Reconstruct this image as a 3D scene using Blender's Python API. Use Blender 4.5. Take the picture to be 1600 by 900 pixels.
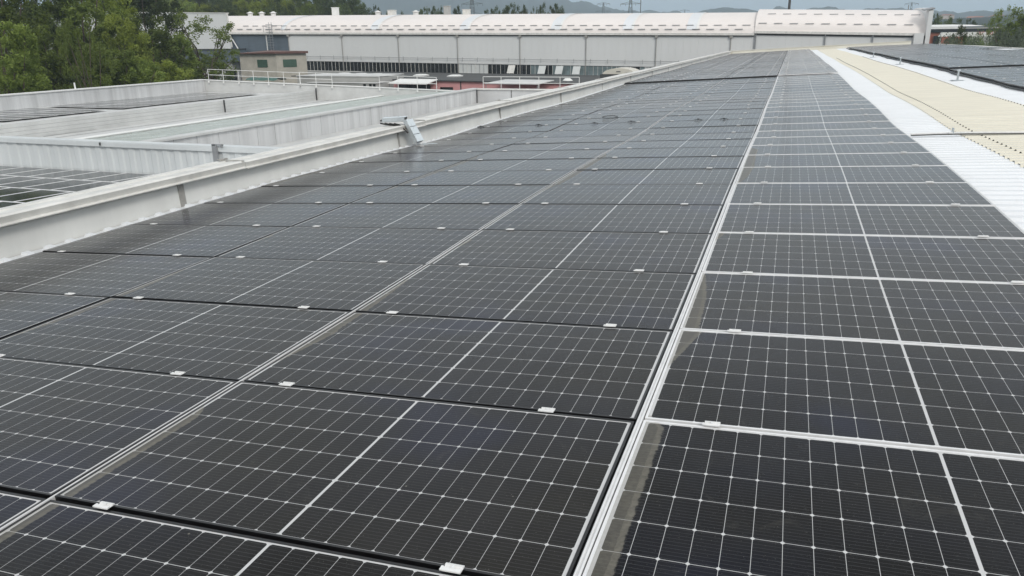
import bpy, math, random
from mathutils import Vector, Matrix, noise
R = math.radians
random.seed(7)
for o in list(bpy.data.objects): bpy.data.objects.remove(o)
S = bpy.context.scene
COL = S.collection

# ------------------------------------------------------------------ camera
F_PX, PITCH, YAW, ROLL, CAM_H = 1190.55, 0.314711, 0.341451, -0.011204, 1.5827
_f = Vector((-math.sin(YAW)*math.cos(PITCH), math.cos(YAW)*math.cos(PITCH), -math.sin(PITCH)))
_r = Vector((math.cos(YAW), math.sin(YAW), 0.0))
_u = _r.cross(_f)
_r2 = math.cos(ROLL)*_r + math.sin(ROLL)*_u
_u2 = -math.sin(ROLL)*_r + math.cos(ROLL)*_u
cam_d = bpy.data.cameras.new('camera'); cam = bpy.data.objects.new('camera', cam_d); COL.objects.link(cam)
m = Matrix((( _r2.x, _u2.x, -_f.x, 0), (_r2.y, _u2.y, -_f.y, 0), (_r2.z, _u2.z, -_f.z, CAM_H), (0, 0, 0, 1)))
cam.matrix_world = m
cam_d.sensor_width = 36; cam_d.lens = F_PX/1600*36
cam_d.clip_start = 0.05; cam_d.clip_end = 20000
S.camera = cam

# ------------------------------------------------------------------ sky and sun (bright overcast)
SUN_EL, SUN_AZ = R(52), R(-35)
W = bpy.data.worlds.new('World'); S.world = W; W.use_nodes = True
nt = W.node_tree; nt.nodes.clear()
def N(t, typ, **kw):
    n = t.nodes.new(typ)
    for k, v in kw.items(): setattr(n, k, v)
    return n
wo = N(nt, 'ShaderNodeOutputWorld'); bg = N(nt, 'ShaderNodeBackground'); bg.inputs['Strength'].default_value = 0.1
sky = N(nt, 'ShaderNodeTexSky', sky_type='NISHITA', sun_disc=False, sun_elevation=SUN_EL, sun_rotation=SUN_AZ, air_density=1.5, dust_density=3.0)
tc = N(nt, 'ShaderNodeTexCoord'); sep = N(nt, 'ShaderNodeSeparateXYZ'); nt.links.new(tc.outputs['Generated'], sep.inputs[0])
rmp = N(nt, 'ShaderNodeValToRGB'); nt.links.new(sep.outputs['Z'], rmp.inputs[0])
e = rmp.color_ramp.elements
e[0].position = 0.0; e[0].color = (0.46, 0.54, 0.63, 1)
e[1].position = 1.0; e[1].color = (.84, .84, .845, 1)
x = e.new(0.05); x.color = (0.48, 0.55, 0.625, 1)
x = e.new(0.10); x.color = (0.62, 0.635, 0.64, 1)
x = e.new(0.30); x.color = (0.80, 0.80, 0.795, 1)
x = e.new(0.6); x.color = (0.68, 0.68, 0.68, 1)
cl = N(nt, 'ShaderNodeTexNoise'); cl.inputs['Scale'].default_value = 2.2; cl.inputs['Detail'].default_value = 5
mp = N(nt, 'ShaderNodeMapping'); mp.inputs['Scale'].default_value = (1, 1, 3.5)
nt.links.new(tc.outputs['Generated'], mp.inputs[0]); nt.links.new(mp.outputs[0], cl.inputs['Vector'])
cr = N(nt, 'ShaderNodeMapRange'); cr.inputs['From Min'].default_value = .3; cr.inputs['From Max'].default_value = .7
cr.inputs['To Min'].default_value = 7.9; cr.inputs['To Max'].default_value = 11.6
nt.links.new(cl.outputs[0], cr.inputs['Value'])
vm = N(nt, 'ShaderNodeVectorMath', operation='SCALE'); nt.links.new(rmp.outputs[0], vm.inputs[0]); nt.links.new(cr.outputs[0], vm.inputs['Scale'])
mx = N(nt, 'ShaderNodeMix', data_type='RGBA'); mx.inputs['Factor'].default_value = 0.94
nt.links.new(sky.outputs[0], mx.inputs['A']); nt.links.new(vm.outputs[0], mx.inputs['B'])
nt.links.new(mx.outputs['Result'], bg.inputs['Color']); nt.links.new(bg.outputs[0], wo.inputs[0])
sd = bpy.data.lights.new('sun', 'SUN'); sd.energy = 1.5; sd.angle = R(16); sd.color = (1.0, 0.96, 0.9)
so = bpy.data.objects.new('sun', sd); COL.objects.link(so)
dv = Vector((math.sin(SUN_AZ)*math.cos(SUN_EL)*-1, -math.cos(SUN_AZ)*math.cos(SUN_EL)*-1, math.sin(SUN_EL)))
dv = Vector((0.55, -0.62, 0.60)).normalized()
SUN_AZ = math.atan2(dv.x, dv.y); SUN_EL = math.asin(dv.z)
sky.sun_elevation = SUN_EL; sky.sun_rotation = SUN_AZ
so.rotation_euler = dv.to_track_quat('Z', 'Y').to_euler()
S.view_settings.view_transform = 'Standard'; S.view_settings.look = 'None'
S.view_settings.exposure = 0.35; S.view_settings.gamma = 1
S.render.engine = 'CYCLES'
S.cycles.max_bounces = 6; S.cycles.diffuse_bounces = 2; S.cycles.glossy_bounces = 3; S.cycles.transmission_bounces = 2
S.cycles.volume_bounces = 1; S.cycles.transparent_max_bounces = 8
S.cycles.caustics_reflective = False; S.cycles.caustics_refractive = False

def at(px, py, Y):
    """a real place on the site: the point at northing Y seen in direction (px, py)"""
    d = _f + _r2*((px-800)/F_PX) + _u2*((450-py)/F_PX)
    t = Y/d.y
    return Vector((d.x*t, Y, CAM_H + d.z*t))

# ------------------------------------------------------------------ materials
def ramp(t, src, stops):
    r = N(t, 'ShaderNodeValToRGB'); t.links.new(src, r.inputs[0]); el = r.color_ramp.elements
    el[0].position = stops[0][0]; el[0].color = (*stops[0][1], 1)
    el[1].position = stops[-1][0]; el[1].color = (*stops[-1][1], 1)
    for p, c in stops[1:-1]:
        q = el.new(p); q.color = (*c, 1)
    return r
def mat(name, col, rough=.6, metal=0., var=.12, scale=3., bump=0., stretch=(1,1,1), spec=.5, objvar=0.):
    """painted, metal or mineral surface with uneven colour"""
    m = bpy.data.materials.new(name); m.use_nodes = True; t = m.node_tree; b = t.nodes['Principled BSDF']
    tc = N(t, 'ShaderNodeTexCoord'); mp = N(t, 'ShaderNodeMapping'); mp.inputs['Scale'].default_value = stretch
    geo = N(t, 'ShaderNodeNewGeometry')
    t.links.new(geo.outputs['Position'], mp.inputs[0])
    n = N(t, 'ShaderNodeTexNoise'); n.inputs['Scale'].default_value = scale; n.inputs['Detail'].default_value = 6; n.inputs['Roughness'].default_value = .65
    t.links.new(mp.outputs[0], n.inputs['Vector'])
    lo = tuple(c*(1-var) for c in col); hi = tuple(min(1, c*(1+var)) for c in col)
    r = ramp(t, n.outputs[0], [(.3, lo), (.7, hi)])
    out = r.outputs[0]
    if objvar:
        oi = N(t, 'ShaderNodeObjectInfo'); mr = N(t, 'ShaderNodeMapRange'); mr.inputs['To Min'].default_value = 1-objvar; mr.inputs['To Max'].default_value = 1+objvar
        t.links.new(oi.outputs['Random'], mr.inputs['Value'])
        v = N(t, 'ShaderNodeVectorMath', operation='SCALE'); t.links.new(out, v.inputs[0]); t.links.new(mr.outputs[0], v.inputs['Scale']); out = v.outputs[0]
    t.links.new(out, b.inputs['Base Color'])
    rr = N(t, 'ShaderNodeMapRange'); rr.inputs['To Min'].default_value = max(0.02, rough-.1); rr.inputs['To Max'].default_value = min(1, rough+.1)
    t.links.new(n.outputs[0], rr.inputs['Value']); t.links.new(rr.outputs[0], b.inputs['Roughness'])
    b.inputs['Metallic'].default_value = metal; b.inputs['Specular IOR Level'].default_value = spec
    if bump:
        bp = N(t, 'ShaderNodeBump'); bp.inputs['Strength'].default_value = bump; bp.inputs['Distance'].default_value = .02
        t.links.new(n.outputs[0], bp.inputs['Height']); t.links.new(bp.outputs[0], b.inputs['Normal'])
    return m
def math_(t, op, a, b=None, c=None):
    n = N(t, 'ShaderNodeMath', operation=op)
    for i, v in enumerate((a, b, c)):
        if v is None: continue
        if isinstance(v, (int, float)): n.inputs[i].default_value = v
        else: t.links.new(v, n.inputs[i])
    return n.outputs[0]
def panel_mat(name, ncell, halfl, dirt, frame_w, near_dark=False):
    """monocrystalline half-cut cells under glass: cells, white gaps, wires, dust and silt"""
    m = bpy.data.materials.new(name); m.use_nodes = True; t = m.node_tree; b = t.nodes['Principled BSDF']
    tc = N(t, 'ShaderNodeTexCoord'); sp = N(t, 'ShaderNodeSeparateXYZ'); t.links.new(tc.outputs['Object'], sp.inputs[0])
    X, Y = sp.outputs[0], sp.outputs[1]
    M = lambda *a: math_(t, *a)
    ax = M('ABSOLUTE', X)
    mid = .0055                       # half of the white centre gap
    marg = .013                       # white margin at the short ends
    cw = (halfl-frame_w-marg-mid)/ncell
    u = M('DIVIDE', M('SUBTRACT', ax, mid), cw)
    fu = M('FRACT', u)
    du = M('MULTIPLY', M('MINIMUM', fu, M('SUBTRACT', 1., fu)), cw)         # distance to a cell edge, m
    half_w = .567-frame_w
    ch = (2*half_w-.010)/6
    v = M('DIVIDE', M('ADD', Y, half_w-.003), ch)
    fv = M('FRACT', v)
    dv_ = M('MULTIPLY', M('MINIMUM', fv, M('SUBTRACT', 1., fv)), ch)
    lineu = M('LESS_THAN', du, .0008)
    linev = M('LESS_THAN', dv_, .00115)
    corner = M('LESS_THAN', M('ADD', du, dv_), .0092)
    outu = M('GREATER_THAN', u, float(ncell)); inmid = M('LESS_THAN', ax, mid)
    outv = M('MAXIMUM', M('LESS_THAN', v, 0.), M('GREATER_THAN', v, 6.))
    white = M('MAXIMUM', M('MAXIMUM', M('MAXIMUM', lineu, linev), corner), M('MAXIMUM', M('MAXIMUM', outu, outv), inmid))
    wires = M('LESS_THAN', M('ABSOLUTE', M('SUBTRACT', M('FRACT', M('MULTIPLY', fv, 10.)), .5)), .035)
    geo = N(t, 'ShaderNodeNewGeometry'); oi = N(t, 'ShaderNodeObjectInfo')
    # cell colour: neutral black, blue patches painted for sky reflection and coating colour
    n1 = N(t, 'ShaderNodeTexNoise'); n1.inputs['Scale'].default_value = .9; n1.inputs['Detail'].default_value = 2
    t.links.new(geo.outputs['Position'], n1.inputs['Vector'])
    cell = ramp(t, n1.outputs[0], [(.40, (.0030, .0030, .0032)), (.56, (.0035, .0045, .009)), (.68, (.005, .008, .026))])
    mw = N(t, 'ShaderNodeMix', data_type='RGBA'); t.links.new(M('MULTIPLY', wires, .42), mw.inputs['Factor'])
    t.links.new(cell.outputs[0], mw.inputs['A']); mw.inputs['B'].default_value = (.13, .13, .135, 1)
    ml = N(t, 'ShaderNodeMix', data_type='RGBA'); t.links.new(white, ml.inputs['Factor'])
    t.links.new(mw.outputs['Result'], ml.inputs['A']); ml.inputs['B'].default_value = (.60, .60, .60, 1)
    # dust film: cloudy + specks
    n2 = N(t, 'ShaderNodeTexNoise'); n2.inputs['Scale'].default_value = 1.7; n2.inputs['Detail'].default_value = 8; n2.inputs['Roughness'].default_value = .7
    t.links.new(geo.outputs['Position'], n2.inputs['Vector'])
    film = N(t, 'ShaderNodeMapRange'); film.inputs['From Min'].default_value = .35; film.inputs['From Max'].default_value = .75
    film.inputs['To Min'].default_value = .004; film.inputs['To Max'].default_value = .05; t.links.new(n2.outputs[0], film.inputs['Value'])
    n3 = N(t, 'ShaderNodeTexNoise'); n3.inputs['Scale'].default_value = 190; n3.inputs['Detail'].default_value = 2
    t.links.new(geo.outputs['Position'], n3.inputs['Vector'])
    speck = M('MULTIPLY', M('GREATER_THAN', n3.outputs[0], .71), .25)
    # silt along the left (upstream) edge of some panels
    vo = N(t, 'ShaderNodeTexVoronoi'); vo.inputs['Scale'].default_value = 6.5; t.links.new(geo.outputs['Position'], vo.inputs['Vector'])
    sv = N(t, 'ShaderNodeSeparateColor'); t.links.new(vo.outputs['Color'], sv.inputs[0])
    spot = M('MULTIPLY', M('LESS_THAN', vo.outputs['Distance'], M('MULTIPLY', sv.outputs[0], .035)), M('GREATER_THAN', sv.outputs[1], .55))
    n7 = N(t, 'ShaderNodeTexNoise'); n7.inputs['Scale'].default_value = 5.; n7.inputs['Detail'].default_value = 9; n7.inputs['Roughness'].default_value = .75; n7.inputs['Distortion'].default_value = 1.2
    t.links.new(geo.outputs['Position'], n7.inputs['Vector'])
    smear = N(t, 'ShaderNodeMapRange'); smear.inputs['From Min'].default_value = .58; smear.inputs['From Max'].default_value = .75; smear.inputs['To Max'].default_value = .10
    t.links.new(n7.outputs[0], smear.inputs['Value'])
    fac = M('ADD', M('ADD', film.outputs[0], speck), M('ADD', smear.outputs[0], M('MULTIPLY', spot, .55)))
    fac = M('ADD', fac, M('MULTIPLY', M('SUBTRACT', oi.outputs['Random'], .35), .05))
    if dirt:
        sepw = N(t, 'ShaderNodeSeparateXYZ'); t.links.new(geo.outputs['Position'], sepw.inputs[0])
        rr_ = N(t, 'ShaderNodeValToRGB'); t.links.new(M('DIVIDE', sepw.outputs[1] if ncell == 12 else M('ADD', sepw.outputs[1], .35), 16.), rr_.inputs[0])
        st = [(0, .07), (2.98, .09), (3.03, 0), (3.55, 0), (4.12, .12), (4.17, .10), (4.75, .085), (5.25, .03), (5.3, 0), (6.15, 0), (6.43, .07), (6.48, 0), (8.6, 0), (9.2, .10), (10., .14), (11., .12), (11.7, .12), (12., 0), (16., 0)]
        el = rr_.color_ramp.elements; el[0].color = (.35, .35, .35, 1); el[1].color = (0, 0, 0, 1)
        for (yy, w_) in st[1:-1]:
            q = el.new(yy/16.); q.color = (w_*5, w_*5, w_*5, 1)
        wd = M('MULTIPLY', rr_.outputs[0], dirt/5.)
        dist = M('ADD', X, halfl-frame_w)
        n5 = N(t, 'ShaderNodeTexNoise'); n5.inputs['Scale'].default_value = 45; n5.inputs['Detail'].default_value = 6
        t.links.new(geo.outputs['Position'], n5.inputs['Vector'])
        dd = M('SUBTRACT', M('ADD', wd, M('MULTIPLY', M('SUBTRACT', n5.outputs[0], .5), .022)), dist)
        band = N(t, 'ShaderNodeMapRange'); band.inputs['From Min'].default_value = 0; band.inputs['From Max'].default_value = .012
        band.inputs['To Max'].default_value = .36; t.links.new(dd, band.inputs['Value'])
        rim = M('MULTIPLY', M('LESS_THAN', M('ABSOLUTE', M('SUBTRACT', dd, .018)), .012), M('MULTIPLY', n5.outputs[0], .34))
        fac = M('ADD', fac, M('MULTIPLY', M('ADD', M('MULTIPLY', band.outputs[0], M('ADD', n5.outputs[0], .45)), rim), M('GREATER_THAN', wd, .008)))
    fac = M('MINIMUM', fac, .8)
    md = N(t, 'ShaderNodeMix', data_type='RGBA'); t.links.new(fac, md.inputs['Factor'])
    t.links.new(ml.outputs['Result'], md.inputs['A']); md.inputs['B'].default_value = (.245, .23, .19, 1)
    t.links.new(md.outputs['Result'], b.inputs['Base Color'])
    ro = N(t, 'ShaderNodeMapRange'); ro.inputs['To Min'].default_value = .16; ro.inputs['To Max'].default_value = .8
    t.links.new(fac, ro.inputs['Value']); t.links.new(ro.outputs[0], b.inputs['Roughness'])
    b.inputs['IOR'].default_value = 1.22; b.inputs['Sheen Weight'].default_value = .22; b.inputs['Sheen Roughness'].default_value = .3
    bp = N(t, 'ShaderNodeBump'); bp.inputs['Strength'].default_value = .25; bp.inputs['Distance'].default_value = .004
    n6 = N(t, 'ShaderNodeTexNoise'); n6.inputs['Scale'].default_value = 2.2
    t.links.new(geo.outputs['Position'], n6.inputs['Vector']); t.links.new(n6.outputs[0], bp.inputs['Height']); t.links.new(bp.outputs[0], b.inputs['Normal'])
    return m
M_GL_L = panel_mat('cells_black_frame', 11, 1.047, .75, .011)
M_GL_R = panel_mat('cells_silver_frame', 12, 1.139, 1.0, .011)
M_GL_F = panel_mat('cells_far', 11, 1.047, 0, .011)
M_BLACKF = mat('black_anodised_frame', (.008, .008, .009), .35, 0, .3, 8)
M_SILVF = mat('silver_anodised_frame', (.80, .80, .80), .42, .1, .08, 12)
M_CLAMP = mat('bright_aluminium_clamp', (.76, .76, .75), .45, .0, .10, 20)
M_WSHEET = mat('white_roof_sheet', (.80, .82, .84), .45, 0, .05, .6, .05, (1, 3, 1))
M_BEIGE = mat('beige_fibreglass_sheet', (.74, .705, .60), .5, 0, .07, .5, .05, (1, 4, 1))
M_PARA = mat('parapet_cladding', (.70, .70, .675), .42, 0, .09, .8, 0, (1, 2.0, .5))
M_COPE = mat('parapet_coping', (.70, .69, .655), .42, .0, .16, 2.6)
M_GALV = mat('galvanised_steel', (.56, .60, .62), .35, .6, .12, 9)
M_TRAY = mat('tray_lid_steel', (.74, .80, .83), .3, .25, .06, 6)
M_BLK = mat('black_cable', (.012, .012, .012), .5, 0, .2, 9)
M_DRK = mat('dark_seam', (.05, .05, .05), .6, 0, .2, 9)
M_SEAM = mat('seam_sealant', (.33, .32, .30), .6, 0, .2, 9)
M_FIRE = mat('ribbed_wall_cladding', (.62, .65, .66), .5, 0, .05, .8, 0, (2, 1, .4))
M_LROOF = mat('grey_roof_membrane', (.58, .585, .575), .55, 0, .13, .6, .05)
M_LWALL = mat('grey_wall_cladding', (.59, .595, .60), .5, 0, .2, .7, 0, (.3, 2.5, .15))
M_GREENG = mat('greenish_skylight_glass', (.52, .56, .54), .25, 0, .08, .5)
M_WHITE = mat('white_trim', (.78, .78, .76), .5, 0, .06, 3)
M_HALLW = mat('hall_cladding', (.69, .70, .695), .5, 0, .04, .12, 0, (1, 1, .3))
M_HALLR = mat('hall_roof_sheet', (.80, .745, .71), .5, 0, .05, .1)
M_TRANS = mat('translucent_roof_band', (.72, .74, .76), .4, 0, .05, .2)
M_PIPE = mat('grey_pipe', (.26, .27, .28), .5, 0, .1, 3)
M_DKPAN = mat('dark_and_shaded_cladding', (.11, .14, .17), .5, 0, .1, .4, 0, (3, 1, .3))  # on the recessed hall wall this dark tone holds its shadow
M_WIN = mat('dark_window_glass', (.015, .017, .018), .12, 0, .6, 1.2)
M_WINW = mat('frosted_window', (.62, .64, .63), .4, 0, .06, 1)
M_WING = mat('grey_green_window', (.17, .22, .23), .25, 0, .25, 1.)
M_STUC = mat('old_beige_render', (.44, .415, .36), .85, 0, .16, .8, .1)
M_RUST = mat('red_brown_fascia', (.12, .06, .05), .7, 0, .2, 1)
M_SHUT = mat('green_shutter', (.05, .10, .07), .6, 0, .15, 2)
M_PINK = mat('pink_render', (.62, .31, .31), .85, 0, .08, .5, .05)
M_FELT = mat('dark_roof_felt', (.065, .068, .068), .85, 0, .2, .4, .1)
M_CONC = mat('grey_concrete_block', (.40, .40, .385), .85, 0, .12, .6, .1)
M_REDB = mat('red_brick_wall', (.36, .13, .09), .8, 0, .15, .5)
M_BLUER = mat('blue_grey_roof', (.10, .22, .27), .5, 0, .1, .2)
M_RED = mat('red_lettering', (.60, .22, .22), .6, 0, .1, 2)
M_CREAM = mat('cream_vault_skylight', (.66, .63, .55), .4, 0, .06, .7)
M_EARTH = mat('yard_and_grass', (.10, .11, .07), .9, 0, .35, .03, .2)
M_ASPH = mat('yard_asphalt', (.07, .07, .068), .9, 0, .2, .2, .1)
M_BARK = mat('bark', (.09, .07, .055), .9, 0, .3, 3, .4)
M_PYL = mat('pylon_steel', (.16, .18, .19), .6, .3, .1, .1)
M_TOWN = mat('pale_house_render', (.55, .47, .42), .8, 0, .15, .05)
M_TROOF = mat('terracotta_roof', (.30, .13, .09), .8, 0, .15, .05)
def leaf_mat(name, c1, c2, c3):
    c1 = tuple(q*.8 for q in c1); c2 = tuple(q*f for q, f in zip(c2, (1.35, 1.25, 1.25))); c3 = tuple(q*f for q, f in zip(c3, (1.5, 1.4, 1.4)))
    m = bpy.data.materials.new(name); m.use_nodes = True; t = m.node_tree; b = t.nodes['Principled BSDF']
    tc = N(t, 'ShaderNodeTexCoord'); oi = N(t, 'ShaderNodeObjectInfo')
    n = N(t, 'ShaderNodeTexNoise'); n.inputs['Scale'].default_value = .8; n.inputs['Detail'].default_value = 8; n.inputs['Roughness'].default_value = .8
    t.links.new(tc.outputs['Object'], n.inputs['Vector'])
    r = ramp(t, n.outputs[0], [(.3, c1), (.52, c2), (.72, c3)])
    mr = N(t, 'ShaderNodeMapRange'); mr.inputs['To Min'].default_value = .6; mr.inputs['To Max'].default_value = 1.4; t.links.new(oi.outputs['Random'], mr.inputs['Value'])
    v = N(t, 'ShaderNodeVectorMath', operation='SCALE'); t.links.new(r.outputs[0], v.inputs[0]); t.links.new(mr.outputs[0], v.inputs['Scale'])
    t.links.new(v.outputs[0], b.inputs['Base Color']); b.inputs['Roughness'].default_value = .6; b.inputs['Specular IOR Level'].default_value = .25
    tr = N(t, 'ShaderNodeBsdfTranslucent'); t.links.new(v.outputs[0], tr.inputs['Color'])
    ms = N(t, 'ShaderNodeMixShader'); ms.inputs[0].default_value = .5
    t.links.new(b.outputs[0], ms.inputs[1]); t.links.new(tr.outputs[0], ms.inputs[2]); t.links.new(ms.outputs[0], t.nodes['Material Output'].inputs[0])
    return m
M_LEAF = leaf_mat('leaves_mid_green', (.075, .11, .025), (.15, .21, .045), (.22, .28, .08))
M_LEAFY = leaf_mat('leaves_yellow_green', (.10, .135, .02), (.19, .245, .045), (.26, .31, .09))
M_LEAFD = leaf_mat('leaves_dark_green', (.04, .06, .025), (.08, .115, .038), (.13, .17, .055))
M_LEAFG = leaf_mat('leaves_grey_green', (.05, .07, .045), (.10, .13, .085), (.16, .19, .12))

# ------------------------------------------------------------------ mesh helpers
class MB:
    def __init__(s): s.v = []; s.f = []; s.m = []; s.sm = []
    def quad(s, a, b, c, d, mi=0):
        n = len(s.v); s.v += [tuple(a), tuple(b), tuple(c), tuple(d)]; s.f.append((n, n+1, n+2, n+3)); s.m.append(mi)
    def poly(s, pts, mi=0):
        n = len(s.v); s.v += [tuple(p) for p in pts]; s.f.append(tuple(range(n, n+len(pts)))); s.m.append(mi)
    def box(s, x0, x1, y0, y1, z0, z1, mi=0):
        n = len(s.v)
        s.v += [(x0,y0,z0),(x1,y0,z0),(x1,y1,z0),(x0,y1,z0),(x0,y0,z1),(x1,y0,z1),(x1,y1,z1),(x0,y1,z1)]
        for q in ((0,3,2,1),(4,5,6,7),(0,1,5,4),(1,2,6,5),(2,3,7,6),(3,0,4,7)):
            s.f.append(tuple(n+i for i in q)); s.m.append(mi)
    def hexa(s, p, mi=0):     # eight corners: bottom four, top four (ccw seen from above)
        n = len(s.v); s.v += [tuple(q) for q in p]
        for q in ((0,3,2,1),(4,5,6,7),(0,1,5,4),(1,2,6,5),(2,3,7,6),(3,0,4,7)):
            s.f.append(tuple(n+i for i in q)); s.m.append(mi)
    def tube(s, pts, rad, n=8, mi=0, rad2=None):
        pts = [Vector(p) for p in pts]; rings = []
        for i, p in enumerate(pts):
            d = (pts[min(i+1, len(pts)-1)]-pts[max(i-1, 0)]).normalized()
            a = d.cross(Vector((0,0,1)))
            if a.length < .05: a = d.cross(Vector((1,0,0)))
            a.normalize(); b = d.cross(a)
            rr = rad if rad2 is None else rad+(rad2-rad)*i/(len(pts)-1)
            k = len(s.v); rings.append(k)
            for j in range(n):
                t = 2*math.pi*j/n; s.v.append(tuple(p+a*math.cos(t)*rr+b*math.sin(t)*rr))
        for i in range(len(pts)-1):
            for j in range(n):
                s.f.append((rings[i]+j, rings[i]+(j+1) % n, rings[i+1]+(j+1) % n, rings[i+1]+j)); s.m.append(mi)
        s.f.append(tuple(rings[0]+j for j in reversed(range(n)))); s.m.append(mi)
        s.f.append(tuple(rings[-1]+j for j in range(n))); s.m.append(mi)
    def prism(s, prof, y0, y1, mi=0, zf=None, steps=1):   # profile (x, z) swept along y
        k = len(s.v); n = len(prof)
        for i in range(steps+1):
            y = y0+(y1-y0)*i/steps; dz = zf(y) if zf else 0
            for (x, z) in prof: s.v.append((x, y, z+dz))
        for i in range(steps):
            for j in range(n):
                a = k+i*n+j; b = k+i*n+(j+1) % n; s.f.append((a, b, b+n, a+n)); s.m.append(mi)
        s.f.append(tuple(k+j for j in reversed(range(n)))); s.m.append(mi)
        s.f.append(tuple(k+steps*n+j for j in range(n))); s.m.append(mi)
    def grid(s, xs, ys, zf, mi=0):
        k = len(s.v); nx = len(xs)
        for y in ys:
            for x in xs: s.v.append((x, y, zf(x, y)))
        for i in range(len(ys)-1):
            for j in range(nx-1):
                a = k+i*nx+j; s.f.append((a, a+1, a+nx+1, a+nx)); s.m.append(mi)
    def mesh(s, name, mats):
        me = bpy.data.meshes.new(name); me.from_pydata(s.v, [], s.f)
        for q in (mats if isinstance(mats, (list, tuple)) else [mats]): me.materials.append(q)
        me.polygons.foreach_set('material_index', s.m); me.update(); return me
    def build(s, name, mats, parent=None, smooth=False):
        me = s.mesh(name, mats)
        if smooth: me.polygons.foreach_set('use_smooth', [True]*len(me.polygons))
        return link(name, me, parent)
def link(name, me, parent=None):
    o = bpy.data.objects.new(name, me); COL.objects.link(o)
    if parent: o.parent = parent
    return o
def tag(o, label=None, cat=None, group=None, kind=None):
    if label: o['label'] = label
    if cat: o['category'] = cat
    if group: o['group'] = group
    if kind: o['kind'] = kind
    return o
def empty(name, loc=(0,0,0), label=None, cat=None, group=None):
    o = bpy.data.objects.new(name, None); COL.objects.link(o); o.location = loc; o.empty_display_size = .3
    return tag(o, label, cat, group)
ONES = ['', 'first', 'second', 'third', 'fourth', 'fifth', 'sixth', 'seventh', 'eighth', 'ninth', 'tenth', 'eleventh', 'twelfth', 'thirteenth',
        'fourteenth', 'fifteenth', 'sixteenth', 'seventeenth', 'eighteenth', 'nineteenth']
TENS = {2: ('twenty', 'twentieth'), 3: ('thirty', 'thirtieth'), 4: ('forty', 'fortieth'), 5: ('fifty', 'fiftieth'), 6: ('sixty', 'sixtieth')}
def nth(n):
    if n < 20: return ONES[n]
    a, b = divmod(n, 10)
    return TENS[a][1] if b == 0 else TENS[a][0]+'-'+ONES[b]

# ------------------------------------------------------------------ roof surface
P = 1.154; Y0 = 3.005; XJ = -.4934
DZ = [-.005,-.01,-.013,-.007,.009,.024,.028,.026,.02,.006,-.015,-.036,-.031,-.012,.002,.008,.007,0,-.013,-.024,-.029,-.022,-.009,-.001,.005,.012,.018,.026,.036]
def dz(Y):
    k = (Y-Y0)/P+1
    if k <= 0: return DZ[0]
    if k >= 28: return .036+.012*math.sin((Y-34)*.31)*min(1, (Y-34)/8) if Y > 34.1 else .036
    i = int(k); f = k-i; return DZ[i]*(1-f)+DZ[i+1]*f
def rz(X):
    if X > 15.6: return rz(15.6)-.07*(X-15.6)
    q = X-XJ; return .0529*q-.00035*q*q-.0012*max(0, X-6)**2
def top(X, Y): return rz(X)+dz(Y)          # top of the panels
YEND = 100.

# --- our building: walls, corrugated roof, skylight, parapet
bld = empty('factory_building', (0, 40, -9), 'white corrugated factory roof with solar panels, beige skylight strip and pale metal parapet', 'building')
def child(mb, name, mats, parent, smooth=False):
    o = mb.build(name, mats, parent, smooth); o.matrix_parent_inverse = Matrix.Translation(-parent.location); return o
b = MB(); b.box(-7.45, 30, -6, YEND+.2, -9, -1.2); child(b, 'wall', M_HALLW, bld)
def corr(x0, x1, y0, y1, off, nx, pitch=.25, hh=.042):
    ys = []; hs = []
    y = y0
    while y < y1:
        for (a, h_) in ((0, 0), (.44, 0), (.52, 1), (.92, 1)): ys.append(y+a*pitch); hs.append(h_*hh)
        y += pitch
    xs = [x0+(x1-x0)*i/nx for i in range(nx+1)]
    mb = MB(); k = 0
    for yy, hh_ in zip(ys, hs):
        for x in xs: mb.v.append((x, yy, rz(x)+dz(yy)+off+hh_))
    n = len(xs)
    for i in range(len(ys)-1):
        for j in range(n-1):
            a = i*n+j; mb.f.append((a, a+1, a+n+1, a+n)); mb.m.append(0)
    return mb
child(corr(-7.05, 15.6, -5, YEND, -.142, 12), 'roof_sheet', M_WSHEET, bld)
mb = MB(); mb.grid([15.6, 20, 30], [-5, 20, 60, YEND], lambda x, y: rz(x)-.12); child(mb, 'rear_roof_sheet', M_WSHEET, bld)
mb = MB(); mb.prism([(15.4, rz(15.4)-.07), (15.6, rz(15.6)-.03), (15.8, rz(15.8)-.07), (15.6, rz(15.6)-.05)], -5, YEND, zf=dz, steps=90); child(mb, 'ridge_cap', M_COPE, bld)
sky_l = child(corr(2.70, 4.66, -5, 99.6, -.130, 3), 'skylight_sheet', M_BEIGE, bld)
tag(sky_l, 'beige translucent corrugated strip')
mb = MB(); y = .9
while y < 45:
    for (xa, xb) in ((1.86, 2.695), (4.67, 5.6)):
        j_ = .01*math.sin(y*5)
        mb.hexa([(xa, y+j_, rz(xa)+dz(y)-.142+.002), (xb, y+j_, rz(xb)+dz(y)-.142+.002), (xb, y+.014+j_, rz(xb)+dz(y)-.142+.002), (xa, y+.014+j_, rz(xa)+dz(y)-.142+.002), (xa, y+j_, rz(xa)+dz(y)-.135), (xb, y+j_, rz(xb)+dz(y)-.135), (xb, y+.014+j_, rz(xb)+dz(y)-.135), (xa, y+.014+j_, rz(xa)+dz(y)-.135)])
    y += 1.0
child(mb, 'sheet_lap_shade_lines', M_PIPE, bld)  # dark strips in place of the thin shadows cast by sheet laps
mb = MB()      # fixings: a small sealed bolt on each rib
for xx in (2.94, 4.60):
    y = -4.83
    while y < 60:
        z = rz(xx)+dz(y)-.130+.042; r_ = .014
        mb.tube([(xx, y, z-.002), (xx, y, z+.006)], .016, 6); mb.tube([(xx, y, z+.005), (xx, y, z+.018)], .009, 6)
        y += .25
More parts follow.
